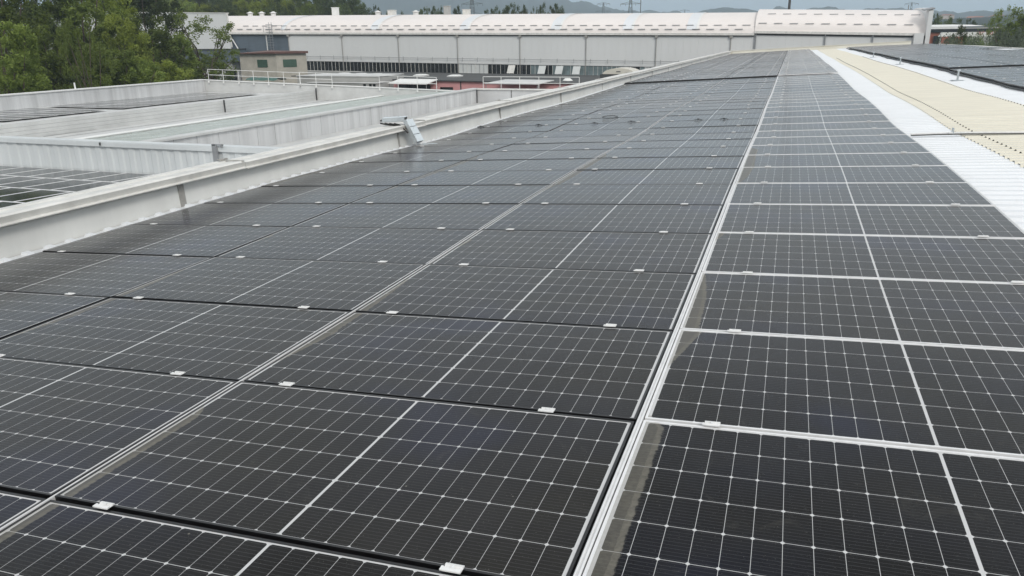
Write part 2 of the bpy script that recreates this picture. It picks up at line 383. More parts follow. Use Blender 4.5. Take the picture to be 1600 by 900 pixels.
o = child(mb, 'roof_bolts', M_DRK, bld); tag(o, 'dark bolts in two long dotted rows', kind='stuff')
mb = MB(); y = -4.8
while y < YEND-.3:
    z = rz(-6.93)+dz(y); mb.hexa([(-6.97, y, z-.03), (-6.87, y, z-.03), (-6.87, y+.09, z-.03), (-6.97, y+.09, z-.03), (-6.96, y+.01, z+.012), (-6.88, y+.012, z+.006), (-6.88, y+.078, z+.006), (-6.96, y+.08, z+.012)]); y += .25
mb.prism([(-7.05, rz(-7)-.05), (-6.85, rz(-7)-.03), (-6.85, rz(-7)-.012), (-7.05, rz(-7)-.03)], -5, YEND, zf=dz, steps=90)
child(mb, 'gutter_rib_ends', M_WSHEET, bld)
# parapet: inner wall of lapped sheets, coping of lengths
seams = [-5, 1.6, 7.55, 13.42, 19.12, 24.93, 31.0, 37, 43, 49, 55, 61, 67, 72.6, 78.5, 84.5, 90.5, YEND+.1]
for i in range(len(seams)-1):
    y0, y1 = seams[i], seams[i+1]; z0 = rz(-7)-.16; o_ = .004*(i % 2)
    mb = MB(); ox = .012*math.sin(i*1.7)
    mb.prism([(-7.12+o_, z0-.3), (-7.06+o_, z0-.3), (-7.06+o_, z0+.05), (-7.10+o_+ox, -.10), (-7.16+o_, -.10)], y0+.004, y1-.004)
    child(mb, 'parapet_sheet', M_PARA, bld)
    if i and seams[i] < 80:
        mb = MB(); w = .05 if i in (2,) else .025
        mb.prism([(-7.06+.012, z0-.1), (-7.06+.016, z0-.1), (-7.10+.03+ox, -.10), (-7.10+.02+ox, -.10)], y0-w, y0+w)
        sm_ = child(mb, 'parapet_seam', M_SEAM, bld)
cs = [-5, 2.9, 8.72, 14.45, 19.75, 25.6, 31.4, 37.2, 43, 49, 55, 61, 67, 73, 79, 85, 91, YEND+.2]
for i in range(len(cs)-1):
    mb = MB(); j = .003*(i % 2); jz = .006*math.sin(i*2.3)
    mb.prism([(-7.50, -.10), (-7.50, -.015+jz), (-7.47, .005+jz), (-7.30, .012+jz), (-7.295, .022+jz), (-7.28, .022+jz), (-7.275, .013+jz), (-7.02+j, .035+jz), (-6.985+j, .02+jz),
              (-7.0+j, -.045+jz), (-6.965+j, -.06+jz), (-6.97+j, -.072+jz), (-7.06, -.08)], cs[i]+.004, cs[i+1]-.004)
    child(mb, 'coping', M_COPE, bld)
    if i and i < 9:
        mb = MB(); mb.box(-7.42, -6.99, cs[i]-.05, cs[i]-.01, .035, .043); mb.box(-7.34, -7.3, cs[i]-.09, cs[i]+.03, .03, .06)
        child(mb, 'coping_strap', M_SEAM, bld)
mb = MB(); mb.box(-7.55, -7.16, -5, YEND, -9, -.095); child(mb, 'parapet_core', M_LWALL, bld)
# far end parapet, rising with the roof slope
A = at(1160, 80.5, YEND); B = at(1424, 64.5, YEND)
mb = MB(); hx = [(-7.4, A.z), (B.x, B.z)]
mb.hexa([(-7.4, YEND, A.z-.9), (B.x, YEND, B.z-.9), (B.x, YEND+.35, B.z-.9), (-7.4, YEND+.35, A.z-.9), (-7.4, YEND, A.z), (B.x, YEND, B.z), (B.x, YEND+.35, B.z), (-7.4, YEND+.35, A.z)])
child(mb, 'end_parapet', M_BEIGE, bld)
mb = MB()
mb.hexa([(-7.5, YEND-.08, A.z+.003), (B.x, YEND-.08, B.z+.003), (B.x, YEND+.42, B.z+.003), (-7.5, YEND+.42, A.z+.003), (-7.5, YEND-.08, A.z+.07), (B.x, YEND-.08, B.z+.07), (B.x, YEND+.42, B.z+.07), (-7.5, YEND+.42, A.z+.07)])
child(mb, 'end_coping', M_CREAM, bld)

# ------------------------------------------------------------------ solar panels
def panel_proto(L, fmat, gmat):
    hl, hw, lip, d = L/2, .567, .011, .035
    f = MB()
    f.box(-hl, hl, -hw, -hw+lip, -d, 0); f.box(-hl, hl, hw-lip, hw, -d, 0)
    f.box(-hl, -hl+lip, -hw+lip, hw-lip, -d, 0); f.box(hl-lip, hl, -hw+lip, hw-lip, -d, 0)
    g = MB(); g.box(-hl+lip, hl-lip, -hw+lip, hw-lip, -.012, -.0025)
    w = MB(); w.v = f.v+g.v; w.f = f.f+[tuple(i+len(f.v) for i in q) for q in g.f]; w.m = [0]*len(f.f)+[1]*len(g.f)
    return f.mesh('frame', fmat), g.mesh('glass', gmat), w.mesh('solar_panel', [fmat, gmat]), w
PL = panel_proto(2.094, M_BLACKF, M_GL_L); PR = panel_proto(2.278, M_SILVF, M_GL_R); PF = panel_proto(2.094, M_BLACKF, M_GL_F)
def place_mat(xc, ya, yb, L, lift=0.):
    xa, xb = xc-L/2, xc+L/2; t1, t2 = random.gauss(0, .0011), random.gauss(0, .0016)
    pa, pb = Vector((xa, 0, rz(xa))), Vector((xb, 0, rz(xb)))
    ex = (pb-pa).normalized()
    ym = (ya+yb)/2
    ey = Vector((0, yb-ya, dz(yb)-dz(ya))).normalized()
    ez = ex.cross(ey).normalized(); ez = (ez+ex*t1+ey*t2).normalized(); ex = ey.cross(ez).normalized(); ey = ez.cross(ex)
    c = Vector((xc, ym, (rz(xa)+rz(xb))/2+(dz(ya)+dz(yb))/2+lift))
    return Matrix(((ex.x, ey.x, ez.x, c.x), (ex.y, ey.y, ez.y, c.y), (ex.z, ey.z, ez.z, c.z), (0, 0, 0, 1)))
def put_panel(proto, mw, label, group, parts=True):
    if parts:
        r = bpy.data.objects.new('solar_panel', None); COL.objects.link(r); r.empty_display_size = .2; r.matrix_world = mw
        link('frame', proto[0], r); link('glass', proto[1], r)
    else:
        r = link('solar_panel', proto[2]); r.matrix_world = mw
    tag(r, label, 'solar panel', group); return r
class Bulk:          # many small distant ones in one object
    def __init__(s): s.mb = MB()
    def add(s, src, mw):
        k = len(s.mb.v); s.mb.v += [tuple(mw @ Vector(v)) for v in src.v]
        s.mb.f += [tuple(i+k for i in q) for q in src.f]; s.mb.m += src.m
LASTROW = 81
def row_y(r):
    off = .12 if r >= 27 else 0
    return Y0+r*P+off, Y0+(r+1)*P+off
cols_x = [XJ-.006-1.047-i*2.114 for i in range(3)]
cname = ['right column', 'middle column', 'parapet column']
MAIN_IND = 40
far_left = []; far_right = []
bulk_src = {}
far_items = []
for r in range(-2, LASTROW+1):
    ya, yb = row_y(r); lift = .05 if r >= 27 else 0.
    for c, xc in enumerate(cols_x):
        jx = random.uniform(-.004, .004); mw = place_mat(xc+jx, ya, yb, 2.094, lift+random.uniform(-.003, .003))
        if r <= MAIN_IND:
            where = 'nearest' if r == -2 else nth(r+3)
            put_panel(PL if r < 27 else PF, mw, 'black-framed solar panel, %s row from camera, %s' % (where, cname[c]), 'black-framed solar panels on the near roof field', r < 24)
        else: far_items.append(('L', mw))
    mw = place_mat(XJ+.029+1.139+random.uniform(-.003, .003), ya, yb, 2.278, lift+.012)
    if r <= MAIN_IND:
        where = 'nearest' if r == -2 else nth(r+3)
        put_panel(PR, mw, 'silver-framed solar panel, %s row from camera, beside the white strip' % where, 'silver-framed solar panels in one column', r < 24)
    else: far_items.append(('R', mw))
# field beyond the skylight
rf_x = [5.74+1.047+i*2.114 for i in range(4)]
rfn = ['column along the black cable', 'second column from the cable', 'third column from the cable', 'outermost ridge column']
for r in range(13, LASTROW+1):
    ya, yb = row_y(r); lift = .05 if r >= 27 else 0.
    for c, xc in enumerate(rf_x):
        if c == 3 and 47 <= r <= 51: continue
        mw = place_mat(xc, ya, yb, 2.094, lift)
        if r < 25:
            put_panel(PF, mw, 'panel beyond the beige skylight, %s row, %s' % (nth(r-12), rfn[c]), 'black-framed solar panels beyond the skylight', False)
        else: far_items.append(('L', mw))

def lay_far(items, proto, name, label, fmat, gmat):
    """distant panels as one object: the cell pattern is laid in each panel's own axes with real thin geometry"""
    bk = Bulk()
    for mw in items: bk.add(proto[3], mw)
    o = bk.mb.build(name, [fmat, gmat]); tag(o, label, 'solar panels', None, 'stuff'); return o
# far cell material: position-based lattice in world axes (rows and columns run along the axes)
def far_mat(name, ncell, L, pitchx, x_c):
    m = bpy.data.materials.new(name); m.use_nodes = True; t = m.node_tree; b = t.nodes['Principled BSDF']
    geo = N(t, 'ShaderNodeNewGeometry'); sp = N(t, 'ShaderNodeSeparateXYZ'); t.links.new(geo.outputs['Position'], sp.inputs[0])
    M = lambda *a: math_(t, *a)
    n = N(t, 'ShaderNodeTexNoise'); n.inputs['Scale'].default_value = .35; n.inputs['Detail'].default_value = 5
    t.links.new(geo.outputs['Position'], n.inputs['Vector'])
    r = ramp(t, n.outputs[0], [(.3, (.022, .022, .023)), (.7, (.045, .045, .047))])
    fx = M('ABSOLUTE', M('SUBTRACT', M('FRACT', M('ADD', M('DIVIDE', M('SUBTRACT', sp.outputs[0], x_c), pitchx), .5)), .5))
    mid = M('LESS_THAN', fx, .0075/pitchx)
    ml = N(t, 'ShaderNodeMix', data_type='RGBA'); t.links.new(mid, ml.inputs['Factor']); t.links.new(r.outputs[0], ml.inputs['A']); ml.inputs['B'].default_value = (.5, .5, .5, 1)
    t.links.new(ml.outputs['Result'], b.inputs['Base Color']); b.inputs['Roughness'].default_value = .2; b.inputs['IOR'].default_value = 1.28; b.inputs['Sheen Weight'].default_value = .22; b.inputs['Sheen Roughness'].default_value = .3
    return m
MF_L = far_mat('distant_cells_left', 11, 2.094, 2.114, cols_x[0]); MF_R = far_mat('distant_cells_right', 12, 2.278, 2.298, XJ+.029+1.139); MF_RR = far_mat('distant_cells_far_field', 11, 2.094, 2.114, rf_x[0])
lay_far([m_ for k, m_ in far_items if k == 'L' and m_.translation.x < 0], PL, 'distant_solar_panels', 'black-framed panels of the near field shrinking towards the far parapet', M_BLACKF, MF_L)
lay_far([m_ for k, m_ in far_items if k == 'R'], PR, 'distant_solar_panels', 'silver-framed panels shrinking towards the far parapet beside the white strip', M_SILVF, MF_R)
lay_far([m_ for k, m_ in far_items if k == 'L' and m_.translation.x > 0], PL, 'distant_solar_panels', 'black-framed panels at the back of the field beyond the skylight', M_BLACKF, MF_RR)

# rails along the joints between the columns
def rail(xr_, w, lift, lab):
    mb = MB(); z = rz(xr_)+lift
    mb.prism([(xr_, z-.06), (xr_, z+.004), (xr_+w*.16, z+.010), (xr_+w*.34, z+.010), (xr_+w*.42, z+.004), (xr_+w*.58, z+.004), (xr_+w*.66, z+.010), (xr_+w*.96, z+.010), (xr_+w, z-.06)], -.2, 98, zf=dz, steps=86)
    tag(mb.build('mounting_rail', M_SILVF), lab, 'rail', 'aluminium rails along the column joints')
rail(XJ+.003, .025, .006, 'long ribbed aluminium rail in the joint left of the silver-framed panels')
rail(cols_x[0]-1.047-.011, .010, -.006, 'thin aluminium rail in the joint between middle and right black-framed columns')
# black strip standing in for frame sides and gap shade at the step
mb = MB()
for (xa, xb) in ((XJ-6.35, XJ-.01), (5.74, 14.2)):
    n_ = 8; yy = Y0+27*P+.05
    for i in range(n_):
        a = xa+(xb-xa)*i/n_; c = xa+(xb-xa)*(i+1)/n_
        mb.hexa([(a, yy, rz(a)-.06), (c, yy, rz(c)-.06), (c, yy+.03, rz(c)-.06), (a, yy+.03, rz(a)-.06), (a, yy, rz(a)+.06), (c, yy, rz(c)+.06), (c, yy+.03, rz(c)+.06), (a, yy+.03, rz(a)+.06)])
    o = mb.build('frame_and_shade_strip', M_BLK)
    tag(o, 'black strip across the step in the %s field' % ('left' if xa < 0 else 'far-right'), 'strip', 'black strips at the steps in the panel fields'); mb = MB()

# clamps
def clamp_mesh():
    mb = MB()
    mb.prism([(-.019, .001), (.019, .001), (.019, .006), (.009, .008), (.007, .003), (-.004, .003), (-.006, .008), (-.019, .006)], -.032, .032)
    mb.tube([(0, 0, .003), (0, 0, .010)], .007, 8)
    v = [(y, x, z) for (x, y, z) in mb.v]; mb.v = v; mb.f = [tuple(reversed(q)) for q in mb.f]
    # offset second ear as in the photo
    mb.box(-.041, -.0325, -.018, .002, .001, .006)
    return mb
cm = clamp_mesh(); cme = cm.mesh('panel_clamp', M_CLAMP)
bulkc = Bulk(); nclamp = 0
cx = []
for i in range(3): cx += [(XJ-.012-i*2.114-.375, 'right end of %s column' % ['right black', 'middle black', 'parapet'][i]), (XJ-.012-i*2.114-1.80, 'left end of %s column' % ['right black', 'middle black', 'parapet'][i])]
cx += [(XJ+.323, 'left end of silver column'), (XJ+1.965, 'right end of silver column')]
def cmat(x, y, lift):
    sl = (rz(x+.1)-rz(x-.1))/.2; ex = Vector((1, 0, sl)).normalized(); ez = Vector((-sl, 0, 1)).normalized()
    return Matrix(((ex.x, 0, ez.x, x), (0, 1, 0, y), (ex.z, 0, ez.z, rz(x)+dz(y)+lift), (0, 0, 0, 1)))
for r in range(-1, LASTROW+1):
    y = row_y(r)[0]; lift = .052 if r > 27 else .004
    if r == 27: lift = .05
    for x, nm in cx:
        mw = cmat(x+random.uniform(-.03, .03), y, lift+(.012 if x > XJ else 0))
        if nclamp < 290:
            o = link('panel_clamp', cme); o.matrix_world = mw; nclamp += 1
            tag(o, 'white clamp on %s cross joint from camera, %s' % (nth(r+2), nm), 'clamp', 'white clamps holding the panels')
        else: bulkc.add(cm, mw)
for r in range(13, LASTROW+1):
    y = row_y(r)[0]
    for xc in rf_x:
        for dx in (-.72, .68): bulkc.add(cm, cmat(xc+dx, y, .055 if r >= 27 else .005))
tag(bulkc.mb.build('distant_clamps', M_CLAMP), 'many tiny white clamps dotting the distant panel rows', 'clamps', None, 'stuff')

# cable plugs lying on one joint, and a loop of cable
for i, (x, y) in enumerate([(-6.75, 16.88), (-5.31, 16.82), (-4.01, 16.80), (-3.2, 16.86), (-1.77, 16.85), (-1.24, 16.83)]):
    z = top(x, y)+.02; mb = MB()
    mb.tube([(x-.12, y-.03, z-.01), (x-.05, y, z+.01), (x, y+.01, z+.015)], .012, 6); mb.tube([(x-.01, y+.01, z+.015), (x+.07, y+.01, z+.015)], .026, 8); mb.tube([(x+.07, y+.01, z+.015), (x+.12, y+.02, z+.012), (x+.2, y+.03, z-.012)], .013, 6)
    mb.v = [(x+(a-x)*.5, y+(b_-y)*.5, z-.014+(c-z+.02)*.5) for a, b_, c in mb.v]
    tag(mb.build('cable_plug', M_BLK, None), 'black cable plug, %s from the parapet along one joint' % ['nearest', 'second', 'third', 'fourth', 'fifth', 'sixth'][i], 'cable plug', 'black plugs on one panel joint')
mb = MB(); pts = [(-3.88+.17*math.cos(t), 17.9+.30*math.sin(t), top(-3.88, 17.9)+.03) for t in [i*2*math.pi/24 for i in range(25)]]
mb.tube(pts, .008, 6); tag(mb.build('cable_loop', M_BLK), 'thin dark cable ring lying on the panels', 'cable')

# black cable bundle along the far-right field
pts = []; y = 8.
while y < 97:
    x = 5.62+.05*math.sin(y*.55)+.04*math.sin(y*1.7+1); pts.append((x, y, rz(x)+dz(y)-.07)); y += .6
mb = MB(); mb.tube(pts, .022, 6); mb.tube([(p_[0]+.05+.02*math.sin(i), p_[1], p_[2]+.004) for i, p_ in enumerate(pts)], .016, 6)
tag(mb.build('cable_bundle', M_BLK), 'long black cable bundle edging the field beyond the skylight', 'cable')
# conduit across the roof
mb = MB(); pts = [(1.95+i*.4, 14.08+.012*math.sin(i*1.3), rz(1.95+i*.4)+dz(14.08)-.055+.006*math.sin(i)) for i in range(10)]
mb.tube(pts, .016, 8); cnd = mb.build('conduit', M_CLAMP); tag(cnd, 'thin galvanised conduit crossing white and beige roof sheets', 'conduit')
mb = MB(); mb.tube([(p_[0], p_[1]-.045, p_[2]-.015) for p_ in pts[:5]], .009, 6); mb.build('cable', M_BLK, cnd)
mb = MB(); mb.tube([(2.55, 14.0, rz(2.55)-.08), (2.55, 14.0, rz(2.55)+.0), (2.55, 14.12, rz(2.55)+.0), (2.55, 14.12, rz(2.55)-.08)], .010, 6); mb.build('bracket', M_GALV, cnd)
# lifeline posts
for i, (x, y) in enumerate([(5.09, 28.7), (5.08, 43.5), (5.06, 57.5)]):
    t_ = empty('lifeline_post', (x, y, top(x, y)-.1), 'short steel lifeline post on round base, %s beyond the skylight' % ['nearest', 'middle', 'farthest'][i], 'lifeline post', 'lifeline posts on the white strip')
    mb = MB(); mb.tube([(0, 0, .0), (0, 0, .02)], .20, 20); mb.build('base_plate', M_GALV, t_)
    mb = MB(); mb.tube([(0, 0, .02), (0, 0, .32)], .03, 10); mb.tube([(-.05, 0, .32), (.05, 0, .32)], .02, 8); mb.build('post', M_GALV, t_)

# cable tray climbing over the parapet
ct = empty('cable_tray', (-7.1, 13.6, 0), 'bright galvanised cable tray climbing over the parapet onto the panels', 'cable tray')
ct.rotation_euler = (0, 0, 0)
def seg(mb, a, b_, w, h_, lid=True):
    a, b_ = Vector(a), Vector(b_); d = (b_-a).normalized(); s_ = Vector((0, 1, 0)); s_ = (s_-d*s_.dot(d)).normalized(); n_ = s_.cross(d)
    if n_.z < 0: n_ = -n_
    for (o1, o2, h0, h1) in ((-w/2, w/2, h_-.006, h_),) if lid else ((-w/2, w/2, 0, .004), (-w/2, -w/2+.005, 0, h_), (w/2-.005, w/2, 0, h_)):
        p = [a+s_*o1+n_*h0, b_+s_*o1+n_*h0, b_+s_*o2+n_*h0, a+s_*o2+n_*h0]; q = [v+n_*(h1-h0) for v in p]
        mb.hexa(p+q)
path = [(-.36, -.04, .075), (.07, .08, .10), (.30, .07, -.33)]
mb = MB(); seg(mb, path[0], path[1], .26, .075, False); seg(mb, path[1], path[2], .26, .075, False); mb.build('tray', M_GALV, ct)
mb = MB(); seg(mb, path[0], (path[1][0]+.02, path[1][1]+.01, path[1][2]), .275, .082)
k = Vector(path[1]); e2 = Vector(path[2])
for i in range(3): seg(mb, k.lerp(e2, i/3+.012), k.lerp(e2, (i+1)/3-.012), .275+.004*i, .082+.003*i)
mb.build('lid', M_TRAY, ct)
mb = MB()
for i in range(5): mb.tube([(-.40-.01*i, -.10+.03*i, .10), (-.2, -.06+.03*i, .11), (.05, .02+.02*i, .10)], .014, 6)
for i in range(4): mb.tube([(-.36+.1*i, -.18, .065), (-.26+.1*i, -.17, .045), (-.1+.05*i, -.14, .03), (.10+.03*i, -.09, -.03-.03*i)], .015, 6)
mb.build('cables', M_BLK, ct)
mb = MB(); mb.box(.33, .50, .12, .20, -.375, -.36); mb.box(.33, .62, .25, .32, -.37, -.352); mb.build('foot_strip', M_TRAY, ct)

# ------------------------------------------------------------------ neighbouring lower roofs on the left
low = empty('lower_factory_building', (-20, 30, -9), 'lower grey factory roofs left of the parapet with ribbed dividing wall and skylight strip', 'building')
mb = MB(); mb.box(-43.4, -20.3, -4, 49.8, -9, -3.3); mb.box(-20.3, -7.6, -4, 49.8, -9, -3.3); child(mb, 'wall', M_HALLW, low)
def zlow(x, y): return -2.22-.036*(y-13.5)
mb = MB(); mb.grid([-43, -30, -20, -7.56], [-4, 8, 14, 19.9], lambda x, y: zlow(x, y)-.12); child(mb, 'near_roof_sheet', M_LROOF, low)
# ribbed dividing wall
mb = MB(); x = -43.; n = 0
while x < -7.6:
    for a, d in ((0, 0), (.12, 0), (.16, .035), (.28, .035)):
        mb.v.append((x+a*1.5, 20-d, -2.62)); mb.v.append((x+a*1.5, 20-d, -1.66))
    x += .48
for i in range(0, len(mb.v)-2, 2): mb.f.append((i, i+2, i+3, i+1)); mb.m.append(0)
child(mb, 'dividing_wall', M_FIRE, low)
mb = MB(); mb.box(-43, -7.56, 19.93, 20.3, -1.655, -1.53); mb.box(-43, -7.56, 19.90, 19.925, -1.70, -1.56); child(mb, 'wall_coping', M_FIRE, low)
mb = MB(); mb.box(-43, -7.56, 20.02, 20.25, -3.2, -1.66); child(mb, 'dividing_wall_core', M_LWALL, low)
mb = MB(); mb.box(-21.8, -21.76, 19.86, 19.94, -1.66, -1.56); child(mb, 'wall_fixing', M_DRK, low)
# upper-left bay behind the dividing wall
mb = MB(); mb.grid([-43.1, -40, -36, -33], [20.3, 30, 40, 50], lambda x, y: -2.02 if x < -34 else -1.95); child(mb, 'upper_roof_sheet', M_LROOF, low)
P0, P1 = -1.18, -1.08
mb = MB(); mb.hexa([(-43.4, 20.3, -3), (-43, 20.3, -3), (-43, 50, -3), (-43.4, 50, -3), (-43.4, 20.3, -1.24), (-43, 20.3, -1.24), (-43, 50, -1.14), (-43.4, 50, -1.14)]); child(mb, 'left_parapet', M_LWALL, low)
mb = MB(); mb.hexa([(-43.5, 20.3, -1.235), (-42.93, 20.3, -1.235), (-42.93, 50, -1.135), (-43.5, 50, -1.135), (-43.5, 20.3, -1.17), (-42.93, 20.3, -1.17), (-42.93, 50, -1.07), (-43.5, 50, -1.07)]); child(mb, 'left_parapet_coping', M_WHITE, low)
# horizontally clad upstand
for i in range(4):
    z1 = -1.77-.19*i; mb = MB(); mb.hexa([(-33.3, 20.3, z1-.18), (-33+.004*i, 20.3, z1-.18), (-33+.004*i, 50, z1-.21), (-33.3, 50, z1-.21), (-33.3, 20.3, z1+.003), (-33+.004*i, 20.3, z1+.003), (-33+.004*i, 50, z1-.027), (-33.3, 50, z1-.027)])
    child(mb, 'upstand_panel', M_LROOF, low)
mb = MB(); mb.prism([(-33, -2.55), (-32.93, -2.55), (-32.93, -2.52), (-33, -2.52)], 27, 50, zf=lambda y: -.0017*(y-30)); mb.prism([(-32.0, -2.56), (-31.9, -2.56), (-31.9, -2.52), (-32.0, -2.52)], 26, 50); child(mb, 'dark_gutter_edge', M_DRK, low)
for yy, h_ in ((39.8, .74), (50.0-.06, .84)):
    mb = MB(); mb.box(-32.98, -32.9, yy-.02, yy+.02, -2.5, -2.5+h_); child(mb, 'joint_cover', M_DRK, low)
mb = MB(); mb.grid([-33, -31.5, -27.5], [20.3, 35, 50], lambda x, y: -2.52 if x < -28 else -2.32); child(mb, 'valley_sheet', M_LROOF, low)
# skylight strip
mb = MB(); mb.quad((-27.5, 20.3, -2.20), (-20.4, 20.3, -1.60), (-20.4, 50, -1.60), (-27.5, 50, -2.20)); child(mb, 'skylight_glass', M_GREENG, low)
mb = MB(); mb.prism([(-27.75, -2.32), (-27.4, -2.19), (-27.35, -2.12), (-27.6, -2.08), (-27.8, -2.2)], 20.3, 51); child(mb, 'skylight_ridge', M_WHITE, low)
mb = MB()
for i in range(26): mb.hexa([(-27.4, 21+i*1.15, -2.19), (-20.5, 21+i*1.15, -1.607), (-20.5, 21.03+i*1.15, -1.607), (-27.4, 21.03+i*1.15, -2.19), (-27.4, 21+i*1.15, -2.165), (-20.5, 21+i*1.15, -1.58), (-20.5, 21.03+i*1.15, -1.58), (-27.4, 21.03+i*1.15, -2.165)])
child(mb, 'glazing_bars', M_GREENG, low)
# stained side wall facing us and low roof at its foot
mb = MB()
y = 20.3
while y < 50: mb.box(-20.4, -20.1+.006*(int(y*3) % 2), y, min(50, y+1.13), -3.2, -1.60); y += 1.15
child(mb, 'side_wall', M_LWALL, low)
mb = MB(); mb.box(-20.5, -20.0, 20.3, 50.0, -1.595, -1.52); child(mb, 'side_wall_coping', M_LROOF, low)
mb = MB(); mb.grid([-20.1, -17, -7.56], [20.3, 35, 50], lambda x, y: -2.5 if x < -18 else -2.55); child(mb, 'foot_roof_sheet', M_LROOF, low)
mb = MB(); mb.box(-20.08, -7.56, 49.8, 50.1, -3.2, -1.62); child(mb, 'end_wall', M_LWALL, low)
mb = MB(); mb.box(-20.08, -7.56, 49.7, 50.15, -1.615, -1.54); child(mb, 'end_wall_coping', M_COPE, low)
mb = MB(); mb.box(-20.1, -20.04, 49.72, 49.79, -2.5, -1.62); mb.box(-17.6, -17.57, 49.76, 49.79, -2.5, -1.62); child(mb, 'end_wall_joint', M_DRK, low)
# back wall with sloping top
mb = MB(); mb.hexa([(-43.4, 50.02, -3.2), (-20.5, 50.02, -3.2), (-20.5, 50.3, -3.2), (-43.4, 50.3, -3.2), (-43.4, 50.02, -1.14), (-20.5, 50.02, -1.80), (-20.5, 50.3, -1.80), (-43.4, 50.3, -1.14)]); child(mb, 'back_wall', M_LROOF, low)
mb = MB(); mb.hexa([(-43.4, 49.95, -1.137), (-20.5, 49.95, -1.797), (-20.5, 50.35, -1.797), (-43.4, 50.35, -1.137), (-43.4, 49.95, -1.09), (-20.5, 49.95, -1.75), (-20.5, 50.35, -1.75), (-43.4, 50.35, -1.09)]); child(mb, 'back_wall_coping', M_WHITE, low)
# clamp bracket on the dividing wall
mb = MB(); mb.box(-17.12, -16.97, 19.84, 19.89, -2.1, -1.47); mb.box(-16.955, -16.93, 19.82, 19.88, -2.15, -1.47); mb.box(-17.12, -16.72, 19.84, 19.92, -1.50, -1.46); mb.box(-16.78, -16.72, 19.82, 19.88, -1.55, -1.45)
tag(mb.build('wall_bracket', M_PIPE), 'dark steel bracket hooked over the ribbed dividing wall', 'bracket')

# railings on the back wall
def railing(pts, h_, label, up=.0, bars=2):
    t_ = empty('guard_railing', tuple(pts[0]), label, 'railing', 'white railings on the back wall'); o_ = Vector(pts[0])
    for p_ in pts:
        mb = MB(); q = Vector(p_)-o_; mb.tube([q, q+Vector((0, 0, h_))], .02, 6); mb.box(q.x-.05, q.x+.05, q.y-.06, q.y-.0, q.z-.18, q.z-.03); mb.build('post', M_WHITE, t_)
    for k in range(bars):
        mb = MB(); zz = h_*(1-.5*k); mb.tube([Vector(p_)-o_+Vector((0, 0, zz)) for p_ in pts], .02, 6); mb.build('rail', M_WHITE, t_)
def bw(px): # on the back wall
    a = at(px, 130, 49.9); return Vector((a.x, 49.9, -1.11-.66*(a.x+43.4)/22.9))
railing([bw(p_) for p_ in (327, 350, 374, 397, 420, 444, 469)], .82, 'long white two-bar railing in front of the beige building')
railing([bw(p_) for p_ in (469.5, 494, 519)], .86, 'short white railing section right of the beige building')
railing([bw(p_) for p_ in (593, 622, 652, 682)], .86, 'white railing in front of the white canopy')
railing([Vector((at(p_, 130, 50.2).x, 50.2, -1.58)) for p_ in (755, 783, 812, 842, 875, 905)], .80, 'white railing in front of the pink wall and grey awning')
mb = MB(); a = at(181.5, 135, 38); mb.tube([(-43.2, 38.3, -1.2), (-43.2, 38.3, -.72)], .05, 6); tag(mb.build('vent_pipe', M_WHITE), 'short white pipe on the far-left parapet before the trees', 'pipe')

# panels on the lower roofs
PLOW = None
def small_panel(Lx, Ly, div, fh=.035, lp=.03):
    mb = MB(); hx, hy, lip = Lx/2, Ly/2, lp
    mb.box(-hx, hx, -hy, -hy+lip, -fh, 0); mb.box(-hx, hx, hy-lip, hy, -fh, 0); mb.box(-hx, -hx+lip, -hy+lip, hy-lip, -fh, 0); mb.box(hx-lip, hx, -hy+lip, hy-lip, -fh, 0)
    n0 = len(mb.f); mb.box(-hx+lip, hx-lip, -hy+lip, hy-lip, -fh*.5, -.001, 1); return mb.mesh('solar_panel', [M_SILVF, M_GLD])
def plain_cells():
    m = bpy.data.materials.new('dark_cells_low_roof'); m.use_nodes = True; t = m.node_tree; b = t.nodes['Principled BSDF']
    tcc = N(t, 'ShaderNodeTexCoord'); sp = N(t, 'ShaderNodeSeparateXYZ'); t.links.new(tcc.outputs['Object'], sp.inputs[0])
    M = lambda *a: math_(t, *a)
    l1 = M('LESS_THAN', M('ABSOLUTE', M('SUBTRACT', M('FRACT', M('MULTIPLY', sp.outputs[0], 6.0)), .5)), .012)
    l2 = M('LESS_THAN', M('ABSOLUTE', M('SUBTRACT', M('FRACT', M('MULTIPLY', sp.outputs[1], 6.0)), .5)), .012)
    oi = N(t, 'ShaderNodeObjectInfo'); r = ramp(t, oi.outputs['Random'], [(0, (.006, .007, .008)), (1, (.014, .017, .018))])
    ml = N(t, 'ShaderNodeMix', data_type='RGBA'); t.links.new(M('MAXIMUM', l1, l2), ml.inputs['Factor']); t.links.new(r.outputs[0], ml.inputs['A']); ml.inputs['B'].default_value = (.2, .2, .2, 1)
    t.links.new(ml.outputs['Result'], b.inputs['Base Color']); b.inputs['Roughness'].default_value = .1; b.inputs['IOR'].default_value = 1.24; return m
M_GLD = plain_cells()
spm = small_panel(1.10, 1.77, 6)
cnt = 0
xs_first = -26.9
for rr in range(4):
    yc = 18.45-1.81*rr; n = 0
    for i in range(17):
        x = -9.4-1.14*i-.3*rr
        xmin = -1.42*yc-1.4
        if x < xmin: continue
        # only the ones seen over the parapet
        t0 = (-7.3)/x
        zl = CAM_H+(zlow(x, yc)-CAM_H)*t0
        if zl < -.05: continue
        n += 1
    cntx = n; k = 0
    for i in range(17):
        x = -9.4-1.14*i-.3*rr
        if x < -1.42*yc-1.4: continue
        t0 = (-7.3)/x; zl = CAM_H+(zlow(x, yc)-CAM_H)*t0
        if zl < -.05: continue
        k += 1
        o = link('solar_panel', spm); o.location = (x, yc, zlow(x, yc)); o.rotation_euler = (math.atan(-.036), 0, 0)
        tag(o, 'dark panel on near lower roof, %s row from ribbed wall, %s from parapet' % (nth(rr+1), nth(k)), 'solar panel', 'solar panels on the near lower roof'); cnt += 1
